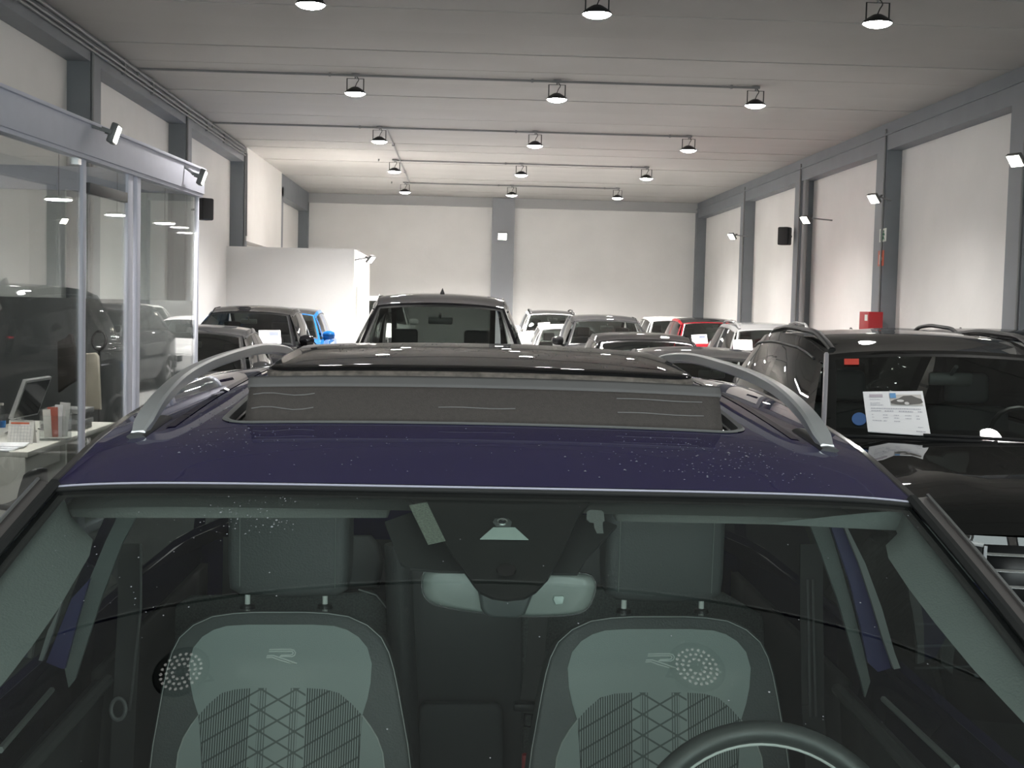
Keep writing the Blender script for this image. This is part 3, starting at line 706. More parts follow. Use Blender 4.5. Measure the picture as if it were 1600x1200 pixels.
        if detail:
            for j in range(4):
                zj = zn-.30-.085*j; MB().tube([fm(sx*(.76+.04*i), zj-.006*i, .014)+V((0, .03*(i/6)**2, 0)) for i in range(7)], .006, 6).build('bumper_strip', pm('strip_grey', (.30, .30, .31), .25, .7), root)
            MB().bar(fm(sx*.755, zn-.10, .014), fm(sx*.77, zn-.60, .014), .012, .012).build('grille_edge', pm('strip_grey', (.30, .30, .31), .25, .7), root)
            MB().tube([screen(sx*.99, v/12)+V((sx*.004, -.004, .006)) for v in range(0, 13)], .013, 6).build('pillar_reflection', pm('reflection_pale', (.42, .41, .45), .3, .3), root)  # pale strip standing in for a bright reflection on the glossy pillar
    MB().grid(lambda u, v: fm(u, .32+.18*v), 10, 2, -.5, .5).build('lower_intake', black_pl, root, solid=.015)
    # wheels
    for yy in (.86*1.0, L-.85):
        for sx in (-1, 1):
            rr_ = .34; c = O+V((sx*(W/2-.10), yy, rr_)); M = Matrix.Rotation(R(90), 3, 'Y')
            wh = MB().lathe(c, [(.22, -.11), (.31, -.115), (.34, -.08), (.34, .08), (.31, .115), (.22, .11)], 28, M).build('wheel', rubber, root)
            mm = MB().lathe(c+V((sx*.10, 0, 0)), [(.22, -.01), (.22, .01), (.19, .0)], 24, M)
            for q in range(5):
                a = 2*math.pi*q/5; mm.bar(c+V((sx*.105, 0, 0)), c+V((sx*.105, .21*math.cos(a), .21*math.sin(a))), .05, .02, (1, 0, 0))
            mm.build('rim', silver, wh)
    # rails, antenna
    if T['rails'] if rails is None else rails:
        for sx in (-1, 1):
            pts = []
            for i in range(17):
                t = .06+.84*i/16; q = roof(sx*.90, t); hgt_ = (.03 if kind == 'big' else .045)*min(1, (i/3)**.6 if i < 3 else 1, ((16-i)/3)**.6 if i > 13 else 1); pts.append(q+V((0, 0, hgt_)))
            MB().tube(pts, .022, 8, sz=.8).build('roof_rail', railmat or black_pl, root)
    q = roof(0, .5 if kind == 'van' else .93); MB().add([q+V(p) for p in ((-.025, -.09, 0), (.025, -.09, 0), (.022, .05, 0), (-.022, .05, 0), (0, .05, .06), (0, .02, .062))], [(0, 1, 5), (1, 2, 4, 5), (2, 3, 4), (3, 0, 5, 4)]).build('antenna_fin', black_pl, root)
    tag(root, label, 'car', group)
    return root, dict(screen=screen, roof=roof, side=side, hood=hood, O=O, H=H, zc=zc, ycw=ycw, yh=yh, hbelt=hbelt, zbelt=zbelt, root=root)

def sheet(S, pxs, label, detail=False, off=.012):
    """price sheet standing on a windscreen, corners given by pixels: tl, tr, br, bl"""
    tl, tr, br, bl = [onsurf(a, b, S, off, 0, .3) for a, b in pxs]
    root = empty('price_sheet', tuple(bl)); nrm = (tr-tl).cross(bl-tl).normalized()
    if nrm.y > 0: nrm = -nrm
    Q = lambda u, v, o=.002: tl.lerp(tr, u).lerp(bl.lerp(br, u), v)+nrm*o
    m = MB(); a = [Q(u, v, 0) for u, v in ((0, 0), (1, 0), (1, 1), (0, 1))]
    m.add(a+[p-nrm*.004 for p in a], [(0, 1, 2, 3), (7, 6, 5, 4), (0, 4, 5, 1), (1, 5, 6, 2), (2, 6, 7, 3), (3, 7, 4, 0)]); m.build('card', paper, root, smooth=False)
    def rect(u0, v0, u1, v1, nm, mt, o=.002): return MB().add([Q(u0, v0, o), Q(u1, v0, o), Q(u1, v1, o), Q(u0, v1, o)], [(0, 1, 2, 3)]).build(nm, mt, root, smooth=False)
    dk = pm('print_dark', (.09, .085, .08), .6); pale = pm('print_pale', (.48, .47, .54), .6)
    if not detail:
        rect(.48, .10, .88, .30, 'photo', pm('print_blue_grey', (.16, .18, .26), .6))
        m = MB()
        for j in range(4): m.add([Q(.1, .45+.1*j), Q(.85, .45+.1*j), Q(.85, .47+.1*j), Q(.1, .47+.1*j)], [(0, 1, 2, 3)])
        m.build('text_lines', pale, root, smooth=False)['kind'] = 'stuff'
    else:
        rect(.44, .09, .96, .35, 'photo', pm('photo_ground', (.62, .59, .57), .6))
        rect(.44, .06, .54, .18, 'photo_emblem', pm('print_sky', (.12, .35, .68), .6), .004)
        sil = [(.44, .26), (.50, .22), (.58, .19), (.66, .13), (.80, .12), (.88, .17), (.95, .20), (.97, .28), (.92, .31), (.70, .34), (.52, .33), (.45, .31)]
        MB().add([Q(u, v, .004) for u, v in sil], [tuple(range(len(sil)))]).build('photo_car', dk, root, smooth=False)
        for cu, cv, ru, rv in ((.60, .25, .06, .03), (.70, .31, .04, .035)):
            MB().add([Q(cu+ru*math.cos(a), cv+rv*math.sin(a), .005) for a in [2*math.pi*i/14 for i in range(14)]], [tuple(range(14))]).build('photo_highlight', pm('photo_light', (.7, .68, .68), .6), root, smooth=False)
        rect(.10, .08, .32, .15, 'heading', pm('print_logo', (.55, .48, .55), .6))
        m = MB(); rnd = random.Random(3)
        def word_line(u0, u1, v, h):
            u = u0
            while u < u1:
                w_ = rnd.uniform(.012, .035); m.add([Q(u, v), Q(min(u+w_, u1), v), Q(min(u+w_, u1), v+h), Q(u, v+h)], [(0, 1, 2, 3)]); u += w_+.008
        for v, a, b in ((.20, .1, .28), (.29, .1, .26), (.34, .1, .31)): word_line(a, b, v, .014)
        word_line(.1, .92, .42, .018)
        for a, b in ((.1, .26), (.32, .46), (.55, .78), (.86, .93)): word_line(a, b, .48, .022)
        for v in (.58, .645):
            for a, b in ((.10, .13), (.28, .36), (.46, .54), (.64, .74), (.82, .87)): word_line(a, b, v, .016)
        for a, b in ((.1, .25), (.28, .33), (.45, .55)): word_line(a, b, .72, .016)
        word_line(.82, .90, .83, .014); word_line(.78, .93, .92, .02)
        m.build('text_lines', pale, root, smooth=False)['kind'] = 'stuff'
    return tag(root, label, 'price sheet', 'price sheets on windscreens')

blk = paint('paint_black', (.006, .006, .007), 0, .25)
blk2 = paint('paint_black_metallic', (.016, .016, .017), .4)
anth = paint('paint_anthracite', (.07, .07, .072), .5)
grey = paint('paint_grey', (.22, .22, .22), .5)
silv = paint('paint_silver', (.42, .42, .42), .5)
whitep = paint('paint_white', (.62, .62, .60), 0)
bluep = paint('paint_blue', (.012, .09, .28), .3)
redp = paint('paint_red', (.30, .012, .02), .2)
def cx_at(px, y): return (PY(px, 500, y)).x

# black SUV at the right of the blue car
bigx = 2.64
R1, G1 = car(bigx, 7.02, 'big', glossm('paint_black_gloss', (.011, .011, .0105), .05, 1.0), 'large black SUV right of the blue car, red sticker and price sheet on windscreen', detail=True, name='black_suv')
sheet(G1['screen'], [(1348, 615), (1441, 614), (1454, 684), (1356, 677)], 'white price sheet with a black car photo on the nearest black SUV', True)
S = G1['screen']
def sticker(px0, py0, px1, py1, nm, mt, lab, round_=False):
    tl, tr, br, bl = [onsurf(a, b, S, .004, -.6, .5) for a, b in ((px0, py0), (px1, py0), (px1, py1), (px0, py1))]
    if round_:
        c = (tl+br)/2; pts = [c+(tr-tl)/2*math.cos(a)+(bl-tl)/2*math.sin(a) for a in [2*math.pi*i/24 for i in range(24)]]
    else: pts = [tl, tr, br, bl]
    nn = snorm(S, 0, .5); o = MB().prism(pts, nn*.002).build(nm, mt, R1, smooth=False); o['label'] = lab; return o
sticker(1319, 562, 1342, 571, 'sticker', pm('sticker_red', (.60, .05, .03), .5), 'small red sticker')
sticker(1331, 646, 1354, 666, 'sticker', pm('sticker_blue', (.02, .10, .30), .5), 'round blue sticker', True)
# wipers
for a, b in (((.55, .02), (-.45, .075)), ((-.05, .02), (-.90, .06))):
    pts = [S(a[0]+(b[0]-a[0])*i/8, a[1]+(b[1]-a[1])*i/8)+V((0, -.02, .015)) for i in range(9)]
    MB().tube(pts, .010, 6).build('wiper', black_pl, R1)

# middle van, and the rest from near to far
C2, G2 = car(cx_at(688, 13.0), 13.0, 'van', blk, 'tall black van with roof rails straight behind the blue car', H=1.90, rails=False, name='black_van')
C3, G3 = car(cx_at(1112, 11.7), 11.7, 'hatch', anth, 'dark grey hatchback roof just left of the large black SUV', H=1.44, L=3.9)
C4, G4 = car(cx_at(1012, 15.85), 15.85, 'hatch', blk2, 'low black hatchback in front of the dark SUV with roof highlights', H=1.49, L=3.85)
C5, G5 = car(cx_at(948, 24.0), 24.0, 'suv', blk2, 'dark SUV with bright roof highlights behind the low black hatchback', H=1.65, L=4.25, rails=False)
C6, G6 = car(cx_at(888, 28.5), 28.5, 'hatch', silv, 'small silver hatchback mostly hidden left of the dark SUV', H=1.39)
C7, G7 = car(cx_at(863, 33.4), 33.4, 'suv', whitep, 'white SUV with a black roof farthest back in the middle row', H=1.68, roofmat=blk2)
C8, G8 = car(cx_at(1214, 19.7), 19.7, 'suv', grey, 'grey SUV with arched rail behind the large black SUV', H=1.61, L=4.1, railmat=grey)
C9, G9 = car(cx_at(1112, 26.9), 26.9, 'suv', redp, 'red SUV with a black roof and a price sheet', H=1.62, L=4.2, roofmat=blk2, rails=False)
C10, G10 = car(cx_at(1056, 32.0), 32.0, 'suv', whitep, 'white SUV behind the red SUV', H=1.60, rails=False)
C11, G11 = car(cx_at(1608, 11.4), 11.4, 'suv', blk, 'black SUV at the right edge, behind the large black SUV', H=1.68, L=4.1)
C12, G12 = car(cx_at(1440, 15.78), 15.78, 'suv', blk2, 'dark SUV by the right wall below the fire cabinet column', H=1.62, L=3.72, rails=False)
C13, G13 = car(cx_at(302, 15.75), 15.75, 'hatch', anth, 'dark grey hatchback beside the far end of the glass office', H=1.46, L=3.85)
C14, G14 = car(cx_at(390, 19.9), 19.9, 'suv', blk, 'black SUV with a white price sheet left of the van', H=1.69, L=4.0, rails=False)
C15, G15 = car(cx_at(440, 24.3), 24.3, 'suv', bluep, 'bright blue car with a black roof in front of the white side room', H=1.64, L=4.1, roofmat=blk2, rails=False)
C16, G16 = car(cx_at(588, 33.0), 33.0, 'van', whitep, 'white van near the back wall left of the black van', H=1.94, rails=False)
sheet(G14['screen'], [(404, 517), (438, 517), (440, 546), (406, 545)], 'white price sheet on the black SUV left of the van')
sheet(G9['screen'], [(1080, 524), (1104, 523), (1107, 543), (1083, 543)], 'white price sheet on the red SUV')
sheet(G8['screen'], [(1146, 532), (1175, 532), (1176, 548), (1146, 548)], 'white price sheet on the grey SUV')
sheet(G7['screen'], [(841, 505), (859, 504), (858, 522), (839, 522)], 'white price sheet on the farthest white SUV')

#SECTION hero
# ------------------------------------------------------------------ the blue car in the foreground
hpaint = glossm('paint_indigo', (.034, .027, .105), .045, .85, .012, .15, 900)
X0 = .047
YH = 1.82
zc_pts = ([1.82, 2.17, 2.6, 3.2, 3.8, 4.4], [1.5465, 1.600, 1.634, 1.652, 1.63, 1.57])
HB = .075
def zcen(y): 
    return bezlut(y)
_l = bez([(a, 0, b) for a, b in zip(*zc_pts)], 12)
def bezlut(y):
    if y <= _l[0].x: return _l[0].z + (y-_l[0].x)*.19
    for a, b in zip(_l[:-1], _l[1:]):
        if y <= b.x: return a.z+(b.z-a.z)*(y-a.x)/(b.x-a.x)
    return _l[-1].z
LH = 4.52; NOSE = .02
yhl = YH-NOSE
hcr = lambda y: interp([1.86, 2.5], [.0155, .028], y)
hz = lambda t: zcen(YH+HB+t*(NOSE+LH-.62-YH-HB)) - hcr(YH+HB+t*(NOSE+LH-.62-YH-HB))
def rz(x, y):
    u = (x-X0)/.636
    yv = y - HB*u*u*max(0, 1-(y-YH)/2.0)*.75        # the profile is set back towards the corners
    return zcen(yv) - hcr(y)*u*u - .010*abs(u)**7
HR, GH = car(X0, YH, 'suv', hpaint, 'indigo blue SUV filling the foreground with its sunroof tilted open', L=LH, hero=dict(
    W=1.84, H=1.66, zn=.95, zc=1.10, ycw=.93, yh=yhl, hb=.455, hr=.350, rails=False, bow=HB, crown=lambda v: hcr(YH+HB+v*(NOSE+LH-.62-YH-HB)), zre=hz, zxy=rz, sideglass=hero_side, pillarmat=hpaint, bowb=.10, sg=.45, mirrormat=hpaint), name='blue_suv', group='cars parked in the hall')
scr, sd = GH['screen'], GH['side']; hroof = GH['roof']
# roof skin with the sunroof opening
def rrect(x0, x1, y0, y1, r, n=10, c=6):
    out = []
    cs = [(x1-r, y0+r, -90), (x1-r, y1-r, 0), (x0+r, y1-r, 90), (x0+r, y0+r, 180)]
    for i, (cx_, cy_, a0) in enumerate(cs):
        for k in range(c+1):
            a = R(a0+90*k/c); out.append((cx_+r*math.cos(a), cy_+r*math.sin(a)))
        nx = cs[(i+1) % 4]; a = R(a0+90); p = (cx_+r*math.cos(a), cy_+r*math.sin(a)); a2 = R(nx[2]); q = (nx[0]+r*math.cos(a2), nx[1]+r*math.sin(a2))
        for k in range(1, n): out.append((p[0]+(q[0]-p[0])*k/n, p[1]+(q[1]-p[1])*k/n))
    return out
# opening corners by pixel
OPY0, OPY1 = 2.165, 3.02
ohw = .450
hole = rrect(X0-ohw, X0+ohw, OPY0, OPY1, .055, 16, 8)
hole = [(x, y+.035*((x-X0)/ohw)**2*(1 if y < 2.6 else 0)) for x, y in hole]
YR = NOSE+LH-.62
outer_uv = rrect(-1, 1, 0, 1, 1e-4, 16, 8)
def outer(u, v):
    p = hroof(u, max(0, min(1, v))); return (p.x, p.y)
op = [outer(u, v) for u, v in outer_uv]
rings = 12; N_ = len(hole); m = MB(); vs_ = []
for k in range(rings+1):
    f = k/rings
    for (hx, hy), (ox, oy), (u, v) in zip(hole, op, outer_uv):
        x, y = hx+(ox-hx)*f, hy+(oy-hy)*f
        z = rz(x, y)
        if k == rings: z = hroof(u, max(0, min(1, v))).z
        elif k > rings-3: z = z+(hroof(u, max(0, min(1, v))).z-rz(ox, oy))*(k-rings+3)/3
        vs_.append(V((x, y, z)))
m.add(vs_, [(k*N_+i, k*N_+(i+1) % N_, (k+1)*N_+(i+1) % N_, (k+1)*N_+i) for k in range(rings) for i in range(N_)])
m.add([V((x, y, rz(x, y))) for x, y in hole]+[V((x, y, rz(x, y)-.022)) for x, y in hole], [(i, (i+1) % N_, N_+(i+1) % N_, N_+i) for i in range(N_)])
hr = m.build('roof', hpaint, HR, ang=50)
# seal and inner frame of the opening
ctr = V((X0, (OPY0+OPY1)/2, 0))
def inset(pts, d):
    out = []
    for i, p in enumerate(pts):
        a, b = V((*pts[i-1], 0)), V((*pts[(i+1) % len(pts)], 0)); t = (b-a).normalized(); nn = V((-t.y, t.x, 0)); out.append((p[0]+nn.x*d, p[1]+nn.y*d))
    return out
h1, h2, h3 = inset(hole, .004), inset(hole, .012), inset(hole, .05)
def loop3(pts, dz): return [V((x, y, rz(x, y)+dz)) for x, y in pts]
def bridge(m, *loops):
    n_ = len(loops[0])
    for a, b in zip(loops[:-1], loops[1:]): m.add(a+b, [(i, (i+1) % n_, n_+(i+1) % n_, n_+i) for i in range(n_)])
    return m
bridge(MB(), loop3(hole, .0015), loop3(h1, .004), loop3(h2, .002), loop3(h2, -.02)).build('opening_seal', pm('seal_grey', (.16, .16, .16), .5), HR)
bridge(MB(), loop3(h2, -.012), loop3(h2, -.028), loop3(h3, -.032), loop3(h3, -.05)).build('opening_frame', black_pl, HR)
for i in range(4):
    for sx in (-1, 1):
        MB().tube([(X0+sx*(ohw-.014-.008*i), y, rz(X0+sx*ohw, y)-.012-.004*i) for y in (2.24, 2.5, 2.9)], .0025, 5).build('guide_track', silver, HR)
# drip channel and window frame strips along the roof sides
for sx in (-1, 1):
    S_ = sd(sx)
    MB().tube([S_(t/20, .995)+V((sx*.004, 0, -.002)) for t in range(0, 20)], .009, 6, sz=.7).build('roof_moulding', pm('gloss_black', (.02, .02, .022), .12, coat=1), HR)
    MB().tube([S_(t/20, .93)+V((sx*.006, 0, 0)) for t in range(0, 20)], .007, 6).build('drip_strip', black_pl, HR)
# front edge of the roof: bright lip above the windscreen
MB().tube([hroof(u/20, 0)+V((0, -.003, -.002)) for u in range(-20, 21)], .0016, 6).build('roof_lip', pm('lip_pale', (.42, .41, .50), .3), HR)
MB().tube([hroof(u/20, 0)+V((0, -.006, -.007)) for u in range(-20, 21)], .004, 6).build('header_seal', rubber, HR)

# windscreen
MB().grid(scr, 40, 24, -.965, .965, .05, .967).build('windscreen', hero_glass, HR)
m = MB().grid(scr, 40, 2, -.985, .985, .967, .992).grid(scr, 40, 1, -.985, .985, .0, .05).grid(scr, 2, 24, -.985, -.95, .05, .967).grid(scr, 2, 24, .95, .985, .05, .967)
for q in m.v: q += V((0, .003, -.004))
m.build('windscreen_border', frit, HR)
for sx in (-1, 1): MB().tube([scr(sx*.99, v/16)+V((sx*.004, 0, .002)) for v in range(0, 17)], .008, 6).build('windscreen_seal', rubber, HR)
# A-pillar outer covers, brownish grey gloss
apm = pm('pillar_gloss', (.10, .088, .085), .28, coat=.6)
for sx in (-1, 1):
    pts = [scr(sx*1.0, v/14) for v in range(0, 15)]
    A = [p+V((sx*.004, 0, .004)) for p in pts]; B = [p+V((sx*.026, .014, .004)) for p in pts]; C_ = [p+V((sx*.050, .05, -.014)) for p in pts]; D_ = [p+V((sx*.055, .075, -.05)) for p in pts]
    m = MB()
    for l0, l1 in ((A, B), (B, C_), (C_, D_)): m.add(l0+l1, [(i, i+1, len(l0)+i+1, len(l0)+i) for i in range(len(l0)-1)])
    m.build('pillar_cover', apm, HR, ang=20)
    MB().tube([p+V((sx*.026, .012, .007)) for p in pts], .003, 5).build('pillar_crease', silver, HR)

# wind deflector
mesh_m = pm('deflector_mesh', (.060, .050, .046), .8, noise=.12, nscale=160, bump=.3, bscale=500)
dl, drt = -.420, .420
def defl(u, v):                   # u -1..1 across, v 0 bottom .. 1 top
    x = X0+.404*u*(1+.0*v); yb = OPY0+.012+.03*u*u; yt = OPY0+.085+.02*u*u
    y = yb+(yt-yb)*v; zb_ = rz(x, yb)-.008
    return V((x, y, zb_+(.078-.0*u*u)*v+.006*math.sin(v*math.pi)))
MB().grid(defl, 40, 8, -1, 1, 0, .82).build('wind_deflector', mesh_m, HR, solid=.004)
def dbar(u, v): p = defl(u, .80+.26*v); return p+V((0, -.004, 0))
MB().grid(dbar, 40, 4, -1.01, 1.01).build('deflector_bar', pm('deflector_bar', (.125, .118, .118), .7, spec=.15), HR, solid=.010)
for sx in (-1, 1):
    m = MB().grid(lambda u, v: defl(sx*1.0, v)+V((sx*.006*math.sin(u*9), .16*u, -.02*u*(v) - .03*u)), 6, 4, 0, 1, 0, .95)
    m.build('deflector_side', mesh_m, HR)
for u0, u1, v in ((-.98, -.72, .60), (-.98, -.72, .32), (-.2, .12, .35), (.55, .92, .62), (.55, .92, .34)):
    MB().tube([defl(u0+(u1-u0)*i/6, v+.03*math.sin(i*1.1)*(1 if u0 < -.9 else .3))+V((0, -.005, 0)) for i in range(7)], .0009, 4).build('crease', pm('crease_grey', (.2, .19, .19), .6), HR)

# sunroof panel slid back over the roof
def onpanel(x, y): return rz(x, y)+.032+.020*(y-2.66)
PXW, PY0, PY1 = .445, 2.64, 3.45
pan = rrect(X0-PXW, X0+PXW, PY0, PY1, .07, 16, 8)
pan = [(x, y+.05*((x-X0)/PXW)**2*(1 if y < 3.0 else -.4)) for x, y in pan]
def pl(pts, dz): return [V((x, y, onpanel(x, y)+dz)) for x, y in pts]
m = MB(); loops = [pl(pan, -.004), pl(inset(pan, .003), .0), pl(inset(pan, .01), .002)]
bridge(m, *loops)
cpan = (X0, (PY0+PY1)/2)
prev = inset(pan, .01)
for k in range(1, 9):
    f = k/8.0 if k < 8 else .995
    nx = [(x+(cpan[0]-x)*f, y+(cpan[1]-y)*f) for x, y in inset(pan, .01)]
    bridge(m, pl(prev, .002), pl(nx, .002)); prev = nx
gp = m.build('sunroof_panel', glossm('sunroof_glass', (.012, .011, .012), .045, .42, .01), HR, ang=60)
bridge(MB(), pl(inset(pan, .002), -.005), pl(inset(pan, -.003), -.010), pl(inset(pan, -.002), -.018), pl(inset(pan, .03), -.022)).build('panel_seal', pm('seal_dusty', (.20, .17, .15), .6, noise=.4, nscale=60), HR)
for sx in (-1, 1):
    MB().bar((X0+sx*.36, 2.80, rz(X0+sx*.36, 2.8)-.03), (X0+sx*.36, 3.0, onpanel(X0+sx*.36, 3.0)-.02), .02, .012).build('lift_arm', dark_pl, HR, smooth=False)

# roof rails
for sx in (-1, 1):
    pr = []
    xf = lambda y: X0+sx*interp([2.0, 2.4, 3.0, 4.0], [.572, .558, .545, .54], y)
    keys = [(2.15, .006), (2.20, .024), (2.28, .042), (2.42, .056), (2.62, .060), (2.9, .057), (3.3, .054), (3.7, .050), (3.9, .036), (4.02, .004)]
    c_ = bez([(xf(y), y, rz(xf(y), y)+h) for y, h in keys], 6)
    # section: flat top face sloping outward, rounded underside
    m = MB(); sec_ = [(-.017, -.004), (-.015, .004), (.011, .008), (.016, .003), (.013, -.018), (.0, -.024), (-.012, -.018)]
    vs_ = []; n_ = len(sec_)
    for i, p in enumerate(c_):
        f = max(.72, min(1, .62+i/10)-max(0, i-6)*.02); th = min(.85, .45+i*.05)
        for a, b in sec_: vs_.append(p+V((-sx*a*f, 0, b*th)))
    m.add(vs_, [(i*n_+j, i*n_+(j+1) % n_, (i+1)*n_+(j+1) % n_, (i+1)*n_+j) for i in range(len(c_)-1) for j in range(n_)]+[tuple(range(n_)), tuple((len(c_)-1)*n_+j for j in range(n_))])
    rl = m.build('roof_rail', pm('rail_silver', (.55, .55, .56), .33, .55), HR, ang=22)
    MB().tube([(xf(y), y, rz(xf(y), y)+.002) for y in (2.135, 2.18, 2.24, 2.30)], .016, 8, sz=.3).build('rail_foot', black_pl, rl)
    ys_ = [2.2+.1*i for i in range(16)]
    MB().add([V((xf(y)-sx*(.030+.016*k), y, rz(xf(y)-sx*(.030+.016*k), y)+.0012)) for y in ys_ for k in (0, 1)], [(2*i, 2*i+1, 2*i+3, 2*i+2) for i in range(15)]).build('roof_groove', glossm('groove', (.02, .018, .04), .045, .6), HR)

# droplets and dust specks
rnd = random.Random(11)
drop_m = pm('water', (.30, .30, .32), .05, spec=1.0)
def drops(fn, cnt, nm, r0=.0006, r1=.0018):
    m = MB()
    for _ in range(cnt):
        p, nn = fn()
        r = rnd.uniform(r0, r1)*(1.6 if rnd.random() < .08 else 1)
        x = nn.cross(V((0, 1, 0))).normalized(); y = nn.cross(x)
        vs = [p+x*r*math.cos(a)+y*r*math.sin(a) for a in (0, 1.047, 2.094, 3.14159, 4.189, 5.236)]+[p+nn*r*.7]
        m.add(vs, [(i, (i+1) % 6, 6) for i in range(6)])
    o = m.build(nm, drop_m, HR); o['kind'] = 'stuff'
UP = V((0, 0, 1))
def roofdrop():
    while True:
        side_ = rnd.random()
        if side_ < .55: x = X0+rnd.gauss(-.42, .05); y = rnd.uniform(2.0, 2.8)
        elif side_ < .8: x = X0+rnd.gauss(.36, .09); y = rnd.uniform(1.9, 2.12)
        else: x = X0+rnd.uniform(-.57, .57); y = rnd.uniform(1.87, 2.14)
        if abs(x-X0) < ohw+.01 and y > OPY0-.01: continue
        if abs(x-X0) > .52: continue
        if y < YH+HB*((x-X0)/.6)**2+.02: continue
        return V((x, y, rz(x, y)+.0002)), UP
drops(roofdrop, 420, 'water_droplets')
def pandrop():
    x = X0+rnd.choice((-1, 1))*rnd.uniform(.0, .36); y = rnd.uniform(2.75, 3.3)
    if x < X0: y = rnd.uniform(3.0, 3.3)
    else: x = X0+rnd.uniform(.1, .37)
    return V((x, y, onpanel(x, y)+.0021)), UP
drops(pandrop, 260, 'water_droplets')
def scrdrop():
    r = rnd.random()
    if r < .5: px_, py_ = rnd.gauss(365, 30)+rnd.choice((0, 60)), rnd.uniform(775, 835)
    elif r < .65: px_, py_ = rnd.uniform(80, 350), rnd.uniform(780, 960)
    else: px_, py_ = rnd.uniform(40, 1500), rnd.uniform(772, 1190)
    u, v = hit(px_, py_, scr, 0, .8); u = max(-.95, min(.95, u)); v = max(.1, min(.96, v)); nn = snorm(scr, u, v)
    return scr(u, v)+nn*.0003, nn
drops(scrdrop, 170, 'water_droplets', .0004, .0012)

# ---- inside the windscreen: sensor cover, sticker, mirror
def poly_on(pxs, nm, mt, off=-.006, thick=.004, par=HR):
    pts = [onsurf(a, b, scr, off, 0, .7) for a, b in pxs]; nn = snorm(scr, 0, .7)
    return MB().prism(pts, -nn*thick).build(nm, mt, par, smooth=False)
cov = pm('sensor_black', (.013, .014, .014), .35)
poly_on([(640, 772), (664, 800), (697, 845), (740, 906), (750, 918), (770, 927), (793, 930), (820, 927), (838, 917), (857, 897), (878, 858), (905, 800), (925, 776)], 'sensor_cover', cov)
poly_on([(600, 786), (640, 772), (925, 776), (968, 792), (920, 842), (905, 866), (690, 862), (640, 858), (625, 850)], 'overhead_console', pm('console_dark', (.022, .024, .024), .6), -.03, .004)
poly_on([(771, 820), (805, 820), (826, 839), (750, 838)], 'camera_window', pm('camera_recess', (.42, .50, .47), .5), -.004, .001)
poly_on([(774, 807), (795, 807), (800, 812), (798, 819), (775, 819), (770, 812)], 'camera_body', pm('camera_grey', (.09, .095, .095), .4), -.0035, .001)
q = onsurf(785, 813, scr, -.002, 0, .8); nn = snorm(scr, 0, .8)
Mz = nn.to_track_quat('Z', 'Y').to_matrix()
MB().lathe(q, [(.0075, -.001), (.007, .001), (.0052, .0005), (.0048, -.001)], 20, Mz).build('camera_lens', chrome, HR)
MB().lathe(q, [(.0045, -.001), (.003, .0008), (.0005, .0014)], 16, Mz).build('lens_glass', pm('lens_black', (.02, .02, .025), .05), HR)
q = onsurf(791, 887, scr, -.003, 0, .7); MB().lathe(q, [(.013, -.001), (.012, .0012), (.0005, .0022)], 24, Mz).build('rain_sensor', pm('sensor_lens', (.006, .005, .006), .08), HR)
st_m = pm('toll_tag', (.17, .19, .16), .7, noise=.35, nscale=400)
poly_on([(639, 787), (667, 782), (696, 842), (669, 848)], 'toll_tag', st_m, -.0025, .001)
poly_on([(917, 797), (922, 794), (940, 795), (944, 799), (945, 811), (941, 814), (922, 813), (917, 809)], 'sensor_tag', pm('tag_grey', (.16, .17, .165), .6, noise=.2, nscale=500), -.0025, .001)
poly_on([(928, 814), (942, 814), (943, 830), (933, 830), (929, 822)], 'tag_clip', pm('tag_grey', (.16, .17, .165), .6), -.0025, .001)
# mirror (seen from behind)
YM = 1.755
def mp(pxs, y=YM): return [PY(a, b, y) for a, b in pxs]
mo = [(659, 905), (664, 893), (680, 887), (720, 885), (800, 889), (870, 893), (915, 897), (928, 906), (930, 920), (924, 940), (912, 954), (890, 960), (850, 962), (810, 962), (760, 958), (700, 949), (672, 940), (661, 925)]
pts = bez(mp(mo+[mo[0]]), 4)[:-1]
mr_ = MB().pillow(pts, (0, -1, .12), .03, .016, 5).build('rear_view_mirror', pm('mirror_housing', (.19, .21, .20), .28), HR, ang=60)
MB().tube(pts, .0022, 5, True).build('mirror_rim', pm('mirror_rim', (.03, .03, .03), .4), mr_)
fo = [(743, 908), (748, 930), (751, 950), (757, 959), (768, 965), (808, 966), (820, 960), (826, 945), (834, 925), (842, 910)]
MB().pillow(mp(fo, YM-.02), (0, -1, .15), .02, .006, 3).build('mirror_foot', pm('mirror_foot', (.05, .058, .058), .4), HR, ang=60)
for i, (yy, x0_, x1_) in enumerate(((931, 779, 804), (934, 779, 804), (937.5, 777, 807))):
    MB().tube(mp([(x0_, yy), (x1_, yy+.5)], YM-.029), .0009, 5).build('vent_slot', pm('slot', (.2, .22, .22), .4), HR)
MB().pillow(mp([(866, 931), (880, 931), (882, 934), (879, 944), (868, 945), (864, 936)], YM-.018), (0, -1, .1), .003, .002, 2).build('light_sensor', pm('light_sensor', (.36, .42, .40), .4), mr_)

